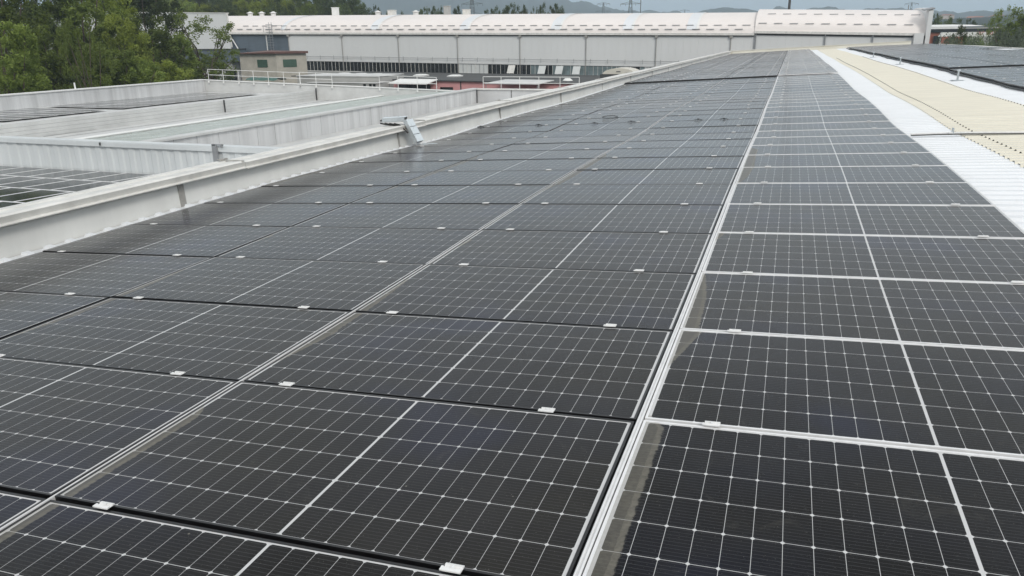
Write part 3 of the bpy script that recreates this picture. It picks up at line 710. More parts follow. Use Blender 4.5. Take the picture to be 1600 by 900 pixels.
sp2 = small_panel(2.92, 1.02, 6, .010, .045)
ks = {0: 0, 1: 0}
for j in range(19):
    y = 28.2+j*1.06
    if j in (6,): continue
    if j > 6: y += -.0
    for c in range(2):
        x = -37.75-2.97*c
        o = link('solar_panel', sp2); o.location = (x, y, -1.93); ks[c] += 1
        tag(o, 'dark panel in %s row on far-left roof, %s from left edge' % (['near', 'back'][c], nth(ks[c])), 'solar panel', 'two rows of panels on the far-left roof')

# ------------------------------------------------------------------ ground and hills
def gz(x, y):
    z = -9.
    d = max(0, -x-58-.15*max(0, 120-y))
    if y > 118: z += min(30, max(0, (y-125)*.14))*min(1, max(0, (-x/max(y, 1)-.60)/.12))
    return z
xs = [-3000, -1500, -700, -400, -300]+[-260+i*20 for i in range(20)]+[160, 220, 300, 500, 900, 1500, 3000]
ys = [-400, -100, -20]+[i*20 for i in range(0, 22)]+[500, 650, 900, 1400, 2200, 3600, 5200]
mb = MB(); mb.grid(xs, ys, gz); tag(mb.build('ground', M_EARTH, smooth=True), kind='structure')
mb = MB(); mb.grid([-95, 40], [50, 111], lambda x, y: -8.96); tag(mb.build('factory_yard', M_ASPH), kind='structure')
M_HILL = leaf_mat('wooded_hillside', (.014, .026, .020), (.022, .038, .026), (.03, .05, .032))
def lerp_tab(tab, x):
    if x <= tab[0][0]: return tab[0][1]
    for (a, b_), (c, d) in zip(tab, tab[1:]):
        if x <= c: return b_+(d-b_)*(x-a)/(c-a)
    return tab[-1][1]
def hill(name, tab, Yc, depth, n, label=None, rough=1., step=6):
    """ridge whose crest height follows tab: direction px -> py"""
    mb = MB(); us = [tab[0][0]+(tab[-1][0]-tab[0][0])*i/n for i in range(n+1)]; vs = [i/14 for i in range(15)]
    for v in vs:
        for u in us:
            yy = Yc-depth*.5+depth*v; base = -9.; c = at(u, lerp_tab(tab, u), Yc); p_ = at(u, 60, yy)
            prof = math.sin(math.pi*min(1, v*1.0))**.8 if 0 < v < 1 else 0
            nz = noise.fractal(Vector((u*.05, v*6, Yc*.01)), 1.0, 2.2, 5)*rough*(c.z+9)*.10
            mb.v.append((p_.x, yy, base+(c.z+9)*prof+nz*prof))
    w = n+1
    for i in range(14):
        for j in range(n): a = i*w+j; mb.f.append((a, a+1, a+w+1, a+w)); mb.m.append(0)
    tag(mb.build(name, M_HILL, smooth=True), kind='structure')
hill('far_hill', [(380, -60), (560, -50), (700, -22), (800, -6), (880, 1), (920, 7), (960, 15), (1010, 19), (1100, 21), (1180, 22)], 2600, 1500, 220)
hill('low_hills', [(1080, 22), (1100, 16), (1130, 12), (1160, 15), (1185, 19), (1200, 17), (1215, 11), (1235, 15), (1300, 12), (1330, 17), (1380, 13), (1440, 17), (1500, 19), (1560, 17), (1700, 15)], 2300, 600, 260, rough=.7)
hill('town_hill', [(1430, 36), (1470, 30), (1500, 28), (1530, 27), (1560, 24), (1620, 22), (1720, 22)], 900, 500, 120, rough=.6)

# ------------------------------------------------------------------ factory hall at the back
HY = 112.
def ev(x):   # eave height of the long hall
    return 3.26+(2.28-3.26)*(x+89.7)/(69.3)
hall = empty('factory_hall', (-47, HY, -9), 'long grey factory hall with pale barrel roof across the background', 'building')
X0, X1 = -78.3, -5.0
def wallstrip(mb, xa, xb, z0f, z1f, y=HY, d=.2, n=1):
    for i in range(n):
        a = xa+(xb-xa)*i/n; c = xa+(xb-xa)*(i+1)/n
        mb.hexa([(a, y, z0f(a)), (c, y, z0f(c)), (c, y+d, z0f(c)), (a, y+d, z0f(a)), (a, y, z1f(a)), (c, y, z1f(c)), (c, y+d, z1f(c)), (a, y+d, z1f(a))])
cb = lambda x: -1.31+(-2.20+1.31)*(x+77.5)/57.3       # bottom of cladding
wb = lambda x: -2.80+(-3.55+2.80)*(x+77.5)/57.3       # bottom of the windows
mb = MB()
x = X0
while x < X1:
    wallstrip(mb, x+.004, min(x+.996, X1), cb, lambda q: ev(q)-.25); x += 1.
child(mb, 'wall_cladding', M_HALLW, hall)
mb = MB(); wallstrip(mb, X0, X1, lambda q: -9, lambda q: wb(q)-.003); wallstrip(mb, X0, X1, lambda q: -9, lambda q: ev(q)-.4, y=HY+.35, d=.3); child(mb, 'base_wall', M_CONC, hall)
mb = MB(); wallstrip(mb, -89.6, X0-.01, lambda q: -9, lambda q: ev(q)-.25, y=HY+.3); wallstrip(mb, -89.6, -82, lambda q: -9, lambda q: ev(q)-.25, y=HY+.1, d=.19); child(mb, 'dark_wall_section', M_DKPAN, hall)  # shadow on the recessed wall is put into its dark colour
def vault(mb, xa, xb, e, H, wY=12., n=14, m=10, off=0., t0=0., t1=math.pi):
    for i in range(m+1):
        x = xa+(xb-xa)*i/m
        for j in range(n+1):
            t = t0+(t1-t0)*j/n; mb.v.append((x, HY-.25-off+(wY+off)*(1-math.cos(t)), e(x)+(H+off)*math.sin(t)**.85))
    k = len(mb.v)-(m+1)*(n+1)
    for i in range(m):
        for j in range(n): a = k+i*(n+1)+j; mb.f.append((a, a+n+1, a+n+2, a+1)); mb.m.append(0)
HV = 2.95
mb = MB(); vault(mb, -97, X1, ev, HV, n=20); child(mb, 'barrel_roof', M_HALLR, hall, True)
for px in (440, 579, 719, 861, 973, 1073):
    x = at(px, 46, HY).x; w = 1.3 if px != 440 else .6
    mb = MB(); vault(mb, x, x+w, ev, HV, off=.03, m=1, t0=.12, t1=2.8, n=20); child(mb, 'translucent_band', M_TRANS, hall, True)
    mb = MB(); vault(mb, x+w+.01, x+w+.3, ev, HV, off=.06, m=1, t0=.12, t1=2.8, n=20); child(mb, 'band_edge', M_WHITE, hall, True)
mb = MB(); wallstrip(mb, -89.8, X1, lambda q: ev(q)-.25, lambda q: ev(q)+.05, y=HY-.35, d=.28, n=6); child(mb, 'eave_gutter', M_COPE, hall)
mb = MB(); wallstrip(mb, -89.8, X1, lambda q: ev(q)-.40, lambda q: ev(q)-.253, y=HY-.08, d=.07, n=6); child(mb, 'eave_painted_shade', M_DRK, hall)  # dark strip drawn in as the shade below the gutter
def guards(parent, xa, xb, e, H, rows, step):
    for k, (t, sh) in enumerate(rows):
        x = xa+sh*step
        while x < xb-1:
            yy = HY-.25+12*(1-math.cos(t)); zz = e(x)+H*math.sin(t)**.85
            mb = MB(); mb.box(x, x+1.05, yy-.12, yy-.04, zz-.02, zz+.055); child(mb, 'snow_guard', M_PIPE, parent); x += step
guards(hall, -88, X1, ev, HV, [(.13, 0), (.30, .5)], 1.87)
# downpipes every bay, thin safety line
for i, px in enumerate((451, 535, 623, 716, 813, 914, 1025, 1139)):
    x = -78.2+10.03*i
    mb = MB(); mb.tube([(x, HY-.15, ev(x)-.3), (x, HY-.15, wb(x)-1)], .06, 6); mb.box(x-.2, x+.2, HY-.3, HY, ev(x)-.6, ev(x)-.3); child(mb, 'downpipe', M_SEAM, hall)
mb = MB(); mb.tube([(X0, HY-.3, cb(X0)+.75), (X1, HY-.3, cb(X1)+.75)], .03, 5)
x = X0+1
while x < X1: mb.tube([(x, HY-.3, cb(x)+.3), (x, HY-.3, cb(x)+.95)], .03, 5); x += 2.5
child(mb, 'safety_line', M_PIPE, hall)
# windows
x = -77.3; i = 0; ws = .68
random.seed(11)
while x < -13.5:
    w = 1.0
    px = 800
    q = x+.5
    if -47.6 < q < -43.3: mt = M_WINW
    elif -36 < q < -34.6: mt = M_WING
    elif -32.8 < q < -22: mt = M_WING
    elif -20 < q < -16.5: mt = M_WING if random.random() < .6 else M_WINW
    else: mt = M_WIN
    f = MB(); wallstrip(f, x+.02, x+ws-.02, lambda u: wb(u)+.03, lambda u: cb(u)-.06, y=HY+.12, d=.05)
    wn = child(f, 'window', mt, hall)
    f = MB(); wallstrip(f, x-.018, x+.018, wb, lambda u: cb(u)-.02, y=HY+.05, d=.14)
    mu = f.build('mullion', M_COPE if random.random() < .7 else M_PIPE, wn); mu.matrix_parent_inverse = Matrix.Translation((0, 0, 0))
    x += ws; i += 1
for px in (846, 873, 900, 798):
    c = at(px, 104, HY-.4); mb = MB()
    mb.hexa([(c.x-.6, HY-.55, wb(c.x)+.15), (c.x+.5, HY-.55, wb(c.x)+.15), (c.x+.5, HY-.5, wb(c.x)+.15), (c.x-.6, HY-.5, wb(c.x)+.15), (c.x-.5, HY-.02, cb(c.x)-.1), (c.x+.6, HY-.02, cb(c.x)-.1), (c.x+.6, HY+.03, cb(c.x)-.1), (c.x-.5, HY+.03, cb(c.x)-.1)])
    child(mb, 'open_sash', M_WINW if px != 798 else M_COPE, hall)
mb = MB(); wallstrip(mb, X0, -13, lambda u: wb(u)-.10, lambda u: wb(u)-.005, y=HY-.06, d=.2, n=4); child(mb, 'window_sill', M_WHITE, hall)
# roof cowls and chimneys
def on_vault(px, h_=0):
    c = at(px, 24, HY+10); return Vector((c.x, HY+9.5, ev(c.x)+HV-.1))
for px in (394, 412, 430, 593, 652):
    c = on_vault(px); mb = MB(); mb.tube([c, c+Vector((0, 0, .55))], .45, 10); mb.tube([c+Vector((0, 0, .5)), c+Vector((0, 0, .58)), c+Vector((0, 0, .75))], .75, 10, rad2=.15); child(mb, 'roof_cowl', M_WHITE, hall)
for px, w, h_, mt in ((527, .45, 1.25, M_WHITE), (615, .55, .75, M_COPE), (701, .45, 1.3, M_CONC), (731, .5, .75, M_COPE)):
    c = on_vault(px); mb = MB(); mb.box(c.x-w, c.x+w, c.y-w, c.y+w, c.z-.3, c.z+h_); mb.box(c.x-w-.08, c.x+w+.08, c.y-w-.08, c.y+w+.08, c.z+h_+.003, c.z+h_+.08); child(mb, 'roof_chimney', mt, hall)
# caged ladder
la = at(424, 60, HY-.5).x; lad = MB()
for s_ in (-.25, .25): lad.tube([(la+s_, HY-.5, -.2), (la+s_, HY-.5, ev(la)+1.6)], .04, 5)
z = 0.
while z < ev(la)+1.6:
    lad.tube([(la-.25, HY-.5, z), (la+.25, HY-.5, z)], .03, 4)
    if z > .8: lad.tube([(la-.45, HY-.5, z), (la-.45, HY-1.1, z), (la+.45, HY-1.1, z), (la+.45, HY-.5, z)], .03, 4)
    z += .4
for s_ in (-1.3, 2.3): lad.tube([(la+s_, HY-.6, ev(la)+.1), (la+s_, HY-.6, ev(la)+1.1)], .03, 4)
lad.tube([(la-1.3, HY-.6, ev(la)+1.1), (la+2.3, HY-.6, ev(la)+1.1)], .03, 4)
child(lad, 'caged_ladder', M_PIPE, hall)
mb = MB(); x = at(416, 60, HY).x; mb.tube([(x, HY+.05, ev(x)-.3), (x, HY+.05, -.4)], .09, 6); x = at(361, 60, HY).x; mb.tube([(x, HY-.2, ev(x)-.4), (x+1.5, HY-.2, .4), (x+1.5, HY-.2, -4)], .11, 6); child(mb, 'white_downpipe', M_WHITE, hall)
# gable block on the left end
A = at(255, 20, HY-.3); B = at(355, 21, HY-.3); C_ = at(361, 77, HY-.3)
mb = MB(); x = A.x-20
gtop = lambda q: B.z+(A.z-B.z)*(q-B.x)/(A.x-B.x)
while x < B.x: wallstrip(mb, x+.01, min(x+1.19, B.x), lambda q: -9, gtop, y=HY-.4, d=.3); x += 1.2
child(mb, 'gable_cladding', M_HALLW, hall)
mb = MB(); wallstrip(mb, A.x-20, B.x+.15, gtop, lambda q: gtop(q)+.12, y=HY-.5, d=.5); mb.tube([(B.x, HY-.45, B.z), (B.x+.3, HY-.45, .9)], .12, 6); child(mb, 'gable_trim', M_COPE, hall)
A = at(280, 78, HY-3); B = at(371, 96, HY-3)
mb = MB(); mb.box(A.x-8, B.x, HY-3, HY-.45, B.z, A.z); child(mb, 'dark_annex', M_DKPAN, hall)
mb = MB(); mb.box(A.x-8, B.x+.1, HY-3.2, HY-.45, A.z+.003, A.z+.12); child(mb, 'annex_cap', M_DRK, hall)
B2 = at(371, 126, HY-3)
mb = MB(); mb.box(A.x-8, B.x-1.6, HY-2.5, HY-.46, -9, B.z-.003); child(mb, 'annex_base', M_CONC, hall)
mb = MB(); mb.box(at(350, 110, HY-3).x, at(366, 110, HY-3).x, HY-2.6, HY-2.503, -9, at(350, 109, HY-3).z); child(mb, 'dark_doorway', M_WIN, hall)

# right-hand hall
hall2 = empty('factory_hall', (5, HY, -9), 'shorter factory hall with taller grey barrel roof and flat end fin', 'building')
XR = 15.4; ev2 = lambda q: 2.36-.027*(q+5)
mb = MB(); x = -4.98
while x < XR: wallstrip(mb, x+.004, min(x+.996, XR), lambda q: -9, lambda q: ev2(q)-.28, y=HY-.1); x += 1.
child(mb, 'wall_cladding', M_HALLW, hall2)
def vault2(mb, xa, xb, off=0., t0=0, t1=math.pi, m=6, n=20):
    vault(mb, xa, xb, ev2, 3.05, off=off, t0=t0, t1=t1, m=m, n=n)
mb = MB(); vault2(mb, -5, XR, .02); child(mb, 'barrel_roof', M_HALLR, hall2, True)
mb = MB(); wallstrip(mb, -5, XR, lambda q: ev2(q)-.28, lambda q: ev2(q)+.03, y=HY-.45, d=.3, n=3); child(mb, 'eave_gutter', M_COPE, hall2)
mb = MB(); wallstrip(mb, -5, XR, lambda q: ev2(q)-.5, lambda q: ev2(q)-.283, y=HY-.2, d=.08, n=3); child(mb, 'eave_painted_shade', M_DRK, hall2)  # same painted eave shade for the right-hand hall
guards(hall2, -4.6, XR-.3, lambda q: ev2(q)+.03, 3.05, [(.26, 0), (.75, .5)], 1.95)
for x in (-4.8, 3.83, 9.5):
    mb = MB(); mb.tube([(x, HY-.25, ev2(x)-.3), (x, HY-.25, -2)], .09, 6); child(mb, 'downpipe', M_PIPE, hall2)
mb = MB(); x = at(1426, 60, HY).x; mb.box(x, XR-.2, HY-1.2, HY-.15, -9, at(1430, 52, HY-1).z); child(mb, 'corner_block', M_HALLW, hall2)
# end fin: thick flat gable following the roof, standing proud
T = at(1456, 12, HY-.6); ml_ = MB(); xf = XR
prof = [(HY-1.0, -9), (HY-1.0, ev2(xf)+2.6), (HY+2, ev2(xf)+3.0), (HY+12, ev2(xf)+3.3), (HY+22, ev2(xf)+2.6), (HY+24, -9)]
prof[1] = (HY-1.0, T.z-.35)
k = len(ml_.v)
for (yy, zz) in prof: ml_.v.append((xf, yy, zz))
for (yy, zz) in prof: ml_.v.append((xf+.5, yy, zz+.08))
n = len(prof); ml_.f = [tuple(range(n-1, -1, -1)), tuple(range(n, 2*n))]+[(i, (i+1) % n, (i+1) % n+n, i+n) for i in range(n)]; ml_.m = [0]*(n+2)
child(ml_, 'end_fin', M_HALLW, hall2)
mb = MB(); mb.hexa([(xf-.6, HY-1.1, T.z-.35), (xf+.6, HY-1.1, T.z-.18), (xf+.6, HY+1, T.z+.0), (xf-.6, HY+1, T.z-.2), (xf-.6, HY-1.1, T.z-.25), (xf+.6, HY-1.1, T.z-.05), (xf+.6, HY+1, T.z+.12), (xf-.6, HY+1, T.z-.1)]); child(mb, 'fin_cap', M_PIPE, hall2)

# ------------------------------------------------------------------ small buildings in the yard
BY = 98.
bb = empty('beige_outbuilding', (-72, BY, -9), 'small old beige building with green shutters and red-brown roof edge', 'building')
xl, xm, xr = -77.3, -70.9, -67.9
mb = MB(); mb.poly([(xl, BY, -9), (xm, BY, -9), (xm, BY, .05), (xl, BY, .05)]); mb.poly([(xm, BY, -9), (xr, BY+3.2, -9), (xr, BY+3.2, .05), (xm, BY, .05)]); mb.poly([(xl, BY+6, -9), (xl, BY, -9), (xl, BY, .05), (xl, BY+6, .05)]); mb.poly([(xr, BY+3.2, -9), (xl, BY+6, -9), (xl, BY+6, .05), (xr, BY+3.2, .05)])
child(mb, 'wall', M_STUC, bb)
mb = MB(); mb.hexa([(xl-.5, BY-.5, .053), (xm+.1, BY-.5, .053), (xr+.5, BY+3, .053), (xl-.5, BY+6, .053), (xl-.5, BY-.5, .12), (xm+.1, BY-.5, .30), (xr+.5, BY+3, .36), (xl+.6, BY+6, .45)]); child(mb, 'roof', M_RUST, bb)
for (a, c, yy, dx) in ((-74.25, -72.5, BY, 1), (-70.15, -69.0, None, 0)):
    z1, z0 = (-.78, -1.86)
    if dx:
        f = MB(); f.box(a, c, BY-.06, BY-.003, z0, z1); wn = child(f, 'window', M_SHUT, bb)
        s_ = MB()
        for i in range(7): s_.box(a+.04+i*(c-a)/7, a+.04+(i+.7)*(c-a)/7, BY-.09, BY-.063, z0+.04, z1-.04)
        s_.build('shutter', M_SHUT, wn)
    else:
        def on(u): return (xm+(xr-xm)*u, BY+3.2*u)
        (xa, ya), (xb, yb) = on(.22), on(.66)
        f = MB(); f.hexa([(xa, ya-.08, z0), (xb, yb-.08, z0), (xb, yb-.003, z0), (xa, ya-.003, z0), (xa, ya-.08, z1), (xb, yb-.08, z1), (xb, yb-.003, z1), (xa, ya-.003, z1)]); wn = child(f, 'window', M_SHUT, bb)
        s_ = MB()
        for i in range(5):
            u0, u1 = .24+.085*i, .24+.085*i+.06; (xa, ya), (xb, yb) = on(u0), on(u1)
            s_.hexa([(xa, ya-.12, z0+.04), (xb, yb-.12, z0+.04), (xb, yb-.083, z0+.04), (xa, ya-.083, z0+.04), (xa, ya-.12, z1-.04), (xb, yb-.12, z1-.04), (xb, yb-.083, z1-.04), (xa, ya-.083, z1-.04)])
        s_.build('shutter', M_SHUT, wn)
A = at(383, 121.5, 92); B = at(432, 126, 92); mb = MB(); n = 10
for i in range(n+1):
    x = A.x+(B.x-A.x)*i/n
    for j in range(5): t = math.pi*j/4; mb.v.append((x, 92+1.2-1.2*math.cos(t), B.z-.5+(A.z-B.z+.5)*(.6+.4*math.sin(t))+.06*math.sin(i*2.)))
for i in range(n):
    for j in range(4): a = i*5+j; mb.f.append((a, a+5, a+6, a+1)); mb.m.append(0)
x0_, x1_ = A.x, B.x; mb.box(x0_, x1_, 92.1, 94.2, -9, B.z-.55)
tag(mb.build('covered_skip', mat('teal_tarpaulin', (.06, .14, .12), .6, 0, .15, .8)), 'container under a teal tarpaulin at the foot of the beige building', 'container')
# pink workshop with dark flat roof
PY = 88.
pk = empty('pink_workshop', (-40, PY, -9), 'low pink workshop under a dark flat roof with domed rooflights', 'building')
def zx(px, py, Y): p_ = at(px, py, Y); return p_.x, p_.z
xa, z1 = zx(603, 122, PY); xb, z2 = zx(880, 128, PY)
mb = MB(); mb.hexa([(xa, PY, -9), (xb+9, PY, -9), (xb+9, PY+14, -9), (xa, PY+14, -9), (xa, PY, -3.02), (xb+9, PY, -3.45), (xb+9, PY+14, -3.75), (xa, PY+14, -3.25)]); child(mb, 'wall', M_PINK, pk)
mb = MB(); xw = zx(462, 120, PY+4)[0]
zr_ = lambda q: -3.22-.012*(q+50)
for (q0, q1, ya_) in ((xw, xa-.31, PY+3), (xa-.3, xb+9, PY-.3)):
    mb.hexa([(q0, ya_, zr_(q0)+.24), (q1, ya_, zr_(q1)+.24), (q1, HY-.6, zr_(q1)), (q0, HY-.6, zr_(q0)), (q0, ya_, zr_(q0)+.36), (q1, ya_, zr_(q1)+.36), (q1, HY-.6, zr_(q1)+.12), (q0, HY-.6, zr_(q0)+.12)])
child(mb, 'flat_roof', M_FELT, pk)
for px in (538, 564, 589, 658, 711):
    c = at(px, 117, PY+10); s_ = MB(); zb = zr_(c.x)+.25
    s_.box(c.x-.75, c.x+.75, PY+9, PY+11, zb, zb+.12); s_.hexa([(c.x-.8, PY+8.95, zb+.123), (c.x+.8, PY+8.95, zb+.123), (c.x+.8, PY+11.05, zb+.123), (c.x-.8, PY+11.05, zb+.123), (c.x-.45, PY+9.5, zb+.27), (c.x+.45, PY+9.5, zb+.27), (c.x+.45, PY+10.5, zb+.27), (c.x-.45, PY+10.5, zb+.27)])
    child(s_, 'rooflight', M_WHITE, pk)
c = at(887, 124, PY+5); s_ = MB(); s_.tube([(c.x, PY+5, zr_(c.x)+.12), (c.x, PY+5, zr_(c.x)+.4), (c.x, PY+5, zr_(c.x)+.6)], .8, 12, rad2=.3); child(s_, 'rooflight', M_WHITE, pk)
for (p0, p1, q0, q1, pya, pyb, mt) in ((606, 666, 625, 684, 131, 124, M_WHITE), (757, 840, 790, 866, 131, 121, M_LROOF)):
    a = at(p0, pya, PY-2.5); b_ = at(p1, pya+1, PY-2.5); c = at(q1, pyb, PY-.35); d = at(q0, pyb, PY-.35)
    zf_ = a.z; zr = -2.95
    mb = MB(); mb.hexa([(a.x, PY-2.5, zf_), (b_.x, PY-2.5, zf_-.05), (c.x, PY-.35, zr), (d.x, PY-.35, zr+.05), (a.x, PY-2.5, zf_+.08), (b_.x, PY-2.5, zf_+.03), (c.x, PY-.35, zr+.08), (d.x, PY-.35, zr+.13)]); child(mb, 'canopy', mt, pk)
    mb = MB()
    for q in (a.x+.1, b_.x-.1): mb.tube([(q, PY-2.3, -9), (q, PY-2.3, zf_)], .05, 6)
    child(mb, 'canopy_post', M_PIPE, pk)
for (p0, p1, py0, py1) in ((623, 673, 132, 141), (688, 708, 136, 141)):
    a = at(p0, py0, PY); b_ = at(p1, py1, PY); mb = MB(); mb.box(a.x, b_.x, PY-.05, PY-.003, b_.z-1, a.z); child(mb, 'dark_opening', M_WIN, pk)
mb = MB(); x = at(720, 130, PY).x; mb.box(x-.06, x+.06, PY-.06, PY-.003, -9, z1-.25); child(mb, 'wall_downpipe', M_DRK, pk)
# grey block sheds left of it
gs = empty('grey_block_shed', (-55, 84, -9), 'low grey block sheds with three tiny dark windows', 'building')
a = at(464, 118, 84); b_ = at(590, 122, 84)
mb = MB(); mb.box(a.x, b_.x, 84, 90.8, -9, a.z-.1); mb.box(a.x+2.5, b_.x+.7, 82.5, 83.997, -9, a.z-.8); child(mb, 'wall', M_CONC, gs)
mb = MB(); mb.box(a.x-.1, b_.x+.1, 83.9, 90.8, a.z-.097, a.z); mb.box(a.x+2.4, b_.x+.8, 82.4, 83.89, a.z-.797, a.z-.72); child(mb, 'roof', M_LROOF, gs)
for px in (570, 579, 585):
    c = at(px, 134, 82.5); mb = MB(); mb.box(c.x-.16, c.x+.16, 82.44, 82.497, c.z-.3, c.z+.2); child(mb, 'window', M_WIN, gs)
# vaulted cream rooflight on a box, right of the sashes
a = at(941, 119, 92); b_ = at(992, 116, 92); ctr = at(967, 108, 92)
cv = empty('vaulted_rooflight', (ctr.x, 92, a.z), 'cream vaulted rooflight beyond the parapet', 'rooflight'); mb = MB()
n = 10
for (x, yy) in (((a.x), 92), ((a.x), 97)): pass
w = (b_.x-a.x)/2; base = b_.z-.4; hgt = ctr.z-b_.z+.1
rings = []
for yy in (0, 4):
    rings.append(len(mb.v))
    for j in range(n+1): t = math.pi*j/n; mb.v.append((-w*math.cos(t), yy, base-a.z+.4+hgt*math.sin(t)))
for j in range(n): mb.f.append((rings[0]+j, rings[1]+j, rings[1]+j+1, rings[0]+j+1)); mb.m.append(0)
mb.f.append(tuple(rings[0]+j for j in range(n+1))); mb.m.append(0)
mb.build('shell', M_CREAM, cv); mb = MB(); mb.box(-w-.3, w+.1, .05, 4, -6.5, base-a.z+.38); mb.build('kerb', M_FELT, cv)
mb = MB(); mb.box(-.3, .2, -.03, -.003, base-a.z+.4+hgt*.35, base-a.z+.4+hgt*.5); mb.build('vent', M_DRK, cv)

# ------------------------------------------------------------------ buildings to the right beyond the ridge
rb = empty('red_brick_factory', (30, 150, -9), 'distant red-brown factory with white and blue roofs right of the hall', 'building')
def face(px0, px1, py0, py1, Y, d, nm, mt, par, zb=None):
    a = at(px0, py0, Y); b_ = at(px1, py1, Y); mb = MB(); mb.box(a.x, b_.x, Y, Y+d, (zb if zb is not None else b_.z), a.z); return child(mb, nm, mt, par)
face(1440, 1504, 46, 75, 150, 8, 'wall', M_REDB, rb, -9); face(1500, 1572, 43, 75, 150.5, 8, 'grey_wall', M_CONC, rb, -9)
face(1440, 1504, 42.5, 45.9, 149.9, 8, 'white_fascia', M_WHITE, rb)
face(1452, 1570, 45.6, 49.5, 149.7, .18, 'window_band', M_WIN, rb)
a = at(1446, 37, 165); b_ = at(1528, 41, 165); c = at(1520, 36.5, 175)
mb = MB(); mb.box(a.x-6, b_.x+1, 165, 185, -9, b_.z); child(mb, 'rear_block', M_BLUER, rb)
mb = MB(); mb.hexa([(a.x-6, 164.5, b_.z+.003), (b_.x+1.3, 164.5, b_.z+.003), (b_.x+1.3, 186, b_.z+.003), (a.x-6, 186, b_.z+.003), (a.x-6, 164.5, b_.z+.15), (b_.x-1, 166, b_.z+.3), (b_.x-1, 184, a.z), (a.x-6, 184, a.z)]); child(mb, 'rear_roof', M_WHITE, rb)
face(1459, 1469, 56, 70, 149.7, .15, 'entrance', M_WIN, rb, -9)
cn = empty('filling_station_canopy', (25, 118, -9), 'long white canopy with faded red lettering behind the bushes', 'canopy')
a = at(1469, 51.5, 118); b_ = at(1600, 49, 118); c = at(1600, 56, 118)
mb = MB(); mb.hexa([(a.x, 118, c.z), (b_.x+8, 118, c.z), (b_.x+8, 126, c.z), (a.x+1, 126, c.z), (a.x+.3, 118, b_.z), (b_.x+8, 118, b_.z), (b_.x+8, 126, b_.z), (a.x+1.3, 126, b_.z)]); child(mb, 'fascia', M_WHITE, cn)
mb = MB()
for q in (a.x+.3, a.x+9, b_.x+2): mb.tube([(q, 119, -9), (q, 119, c.z)], .12, 6)
child(mb, 'post', M_WHITE, cn)
mb = MB(); rnd = random.Random(3); x = at(1527, 50, 118).x
for ch in range(11):
    if ch == 4: x += .25; continue
    z0 = c.z+.22; h_ = .34
    mb.box(x, x+.05, 117.95, 117.997, z0, z0+h_)
    if ch % 2: mb.box(x+.051, x+.19, 117.95, 117.997, z0+h_-.06, z0+h_)
    if ch % 3: mb.box(x+.051, x+.19, 117.95, 117.997, z0, z0+.06)
    x += .21
child(mb, 'lettering', M_RED, cn)
# houses on the town hill
for i, (px, py, w, h_) in enumerate([(1526, 25, 18, 9), (1562, 23, 14, 6), (1546, 26, 8, 5), (1481, 22, 12, 4), (1590, 24, 12, 5)]):
    p_ = at(px, py, 880); t_ = empty('hill_house', (p_.x, 880, p_.z-h_), '%s on the hazy hillside right of the hall' % ['large pale villa with red roof', 'long low pale house', 'small pale house beside the villa', 'low pale house farthest left', 'pale house behind the big tree'][i], 'house')
    mb = MB(); mb.box(-w/2, w/2, 0, 10, -6, h_*.75); mb.build('wall', M_TOWN, t_)
    mb = MB(); mb.hexa([(-w/2-.5, -.5, h_*.75+.01), (w/2+.5, -.5, h_*.75+.01), (w/2+.5, 10.5, h_*.75+.01), (-w/2-.5, 10.5, h_*.75+.01), (-w/2+3, 4.5, h_), (w/2-3, 4.5, h_), (w/2-3, 5.5, h_), (-w/2+3, 5.5, h_)]); mb.build('roof', M_TROOF, t_)
    if w > 13:
        for k in range(5):
            mb = MB(); mb.box(-w/2+1.5+k*w/5, -w/2+2.9+k*w/5, -.06, -.003, h_*.25, h_*.5); mb.build('window', M_WIN, t_)

# ------------------------------------------------------------------ pylons and poles
def pylon(px, top_, Y, label, arms=2, h_=None):
    a = at(px, top_, Y); z0 = -9.; H = a.z-z0; t_ = empty('lattice_pylon', (a.x, Y, z0), label, 'pylon', 'power pylons behind the hall')
    mb = MB(); r = H*.002+.10; bw_ = H*.075
    def c(h, sx, sy): w = bw_*(1-h*.88); return (sx*w, sy*w, H*h)
    for sx in (-1, 1):
        for sy in (-1, 1): mb.tube([c(0, sx, sy), c(1, sx, sy)], r, 4)
    for k in range(9):
        h0, h1 = k/9, (k+1)/9
        for sx, sy, tx, ty in ((-1, -1, 1, -1), (1, -1, 1, 1), (1, 1, -1, 1), (-1, 1, -1, -1)):
            mb.tube([c(h0, sx, sy), c(h1, tx, ty)], r*.6, 4); mb.tube([c(h0, tx, ty), c(h1, sx, sy)], r*.6, 4)
    mb.build('tower', M_PYL, t_)
    for k in range(arms):
        hz = H*(.97-.16*k); L = H*(.15+.03*k); mb = MB(); mb.tube([(-L, 0, hz), (L, 0, hz)], r, 4); mb.tube([(-L, 0, hz), (0, 0, hz+H*.04), (L, 0, hz)], r*.7, 4)
        for s_ in (-1, -.5, .5, 1): mb.tube([(s_*L, 0, hz), (s_*L, 0, hz-H*.035)], r*.6, 4)
        mb.build('cross_arm', M_PYL, t_)
pylon(737, -14, 480, 'steel lattice pylon behind the hall roof, leftmost', 3)
pylon(943, 4, 900, 'small pylon where the hill meets the sky', 2)
pylon(986, -12, 650, 'tall lattice pylon right of the hill, beside the thin mast', 3)
pylon(1070, 15, 1500, 'tiny hazy pylon on the horizon', 2)
pylon(1425, 4, 900, 'hazy pylon near the right end of the hall', 2)
a = at(1001, 10, 200); mb = MB(); mb.tube([(a.x, 200, -9), (a.x, 200, a.z+12)], .10, 6); tag(mb.build('thin_mast', M_PYL), 'thin grey mast rising behind the hall', 'mast')
a = at(1232, 10, 125); mb = MB(); mb.tube([(a.x, 138, -9), (a.x, 138, 26)], .24, 10, rad2=.17)
o = tag(mb.build('dark_pole', M_DRK), 'thick dark pole behind the right-hand hall', 'pole')
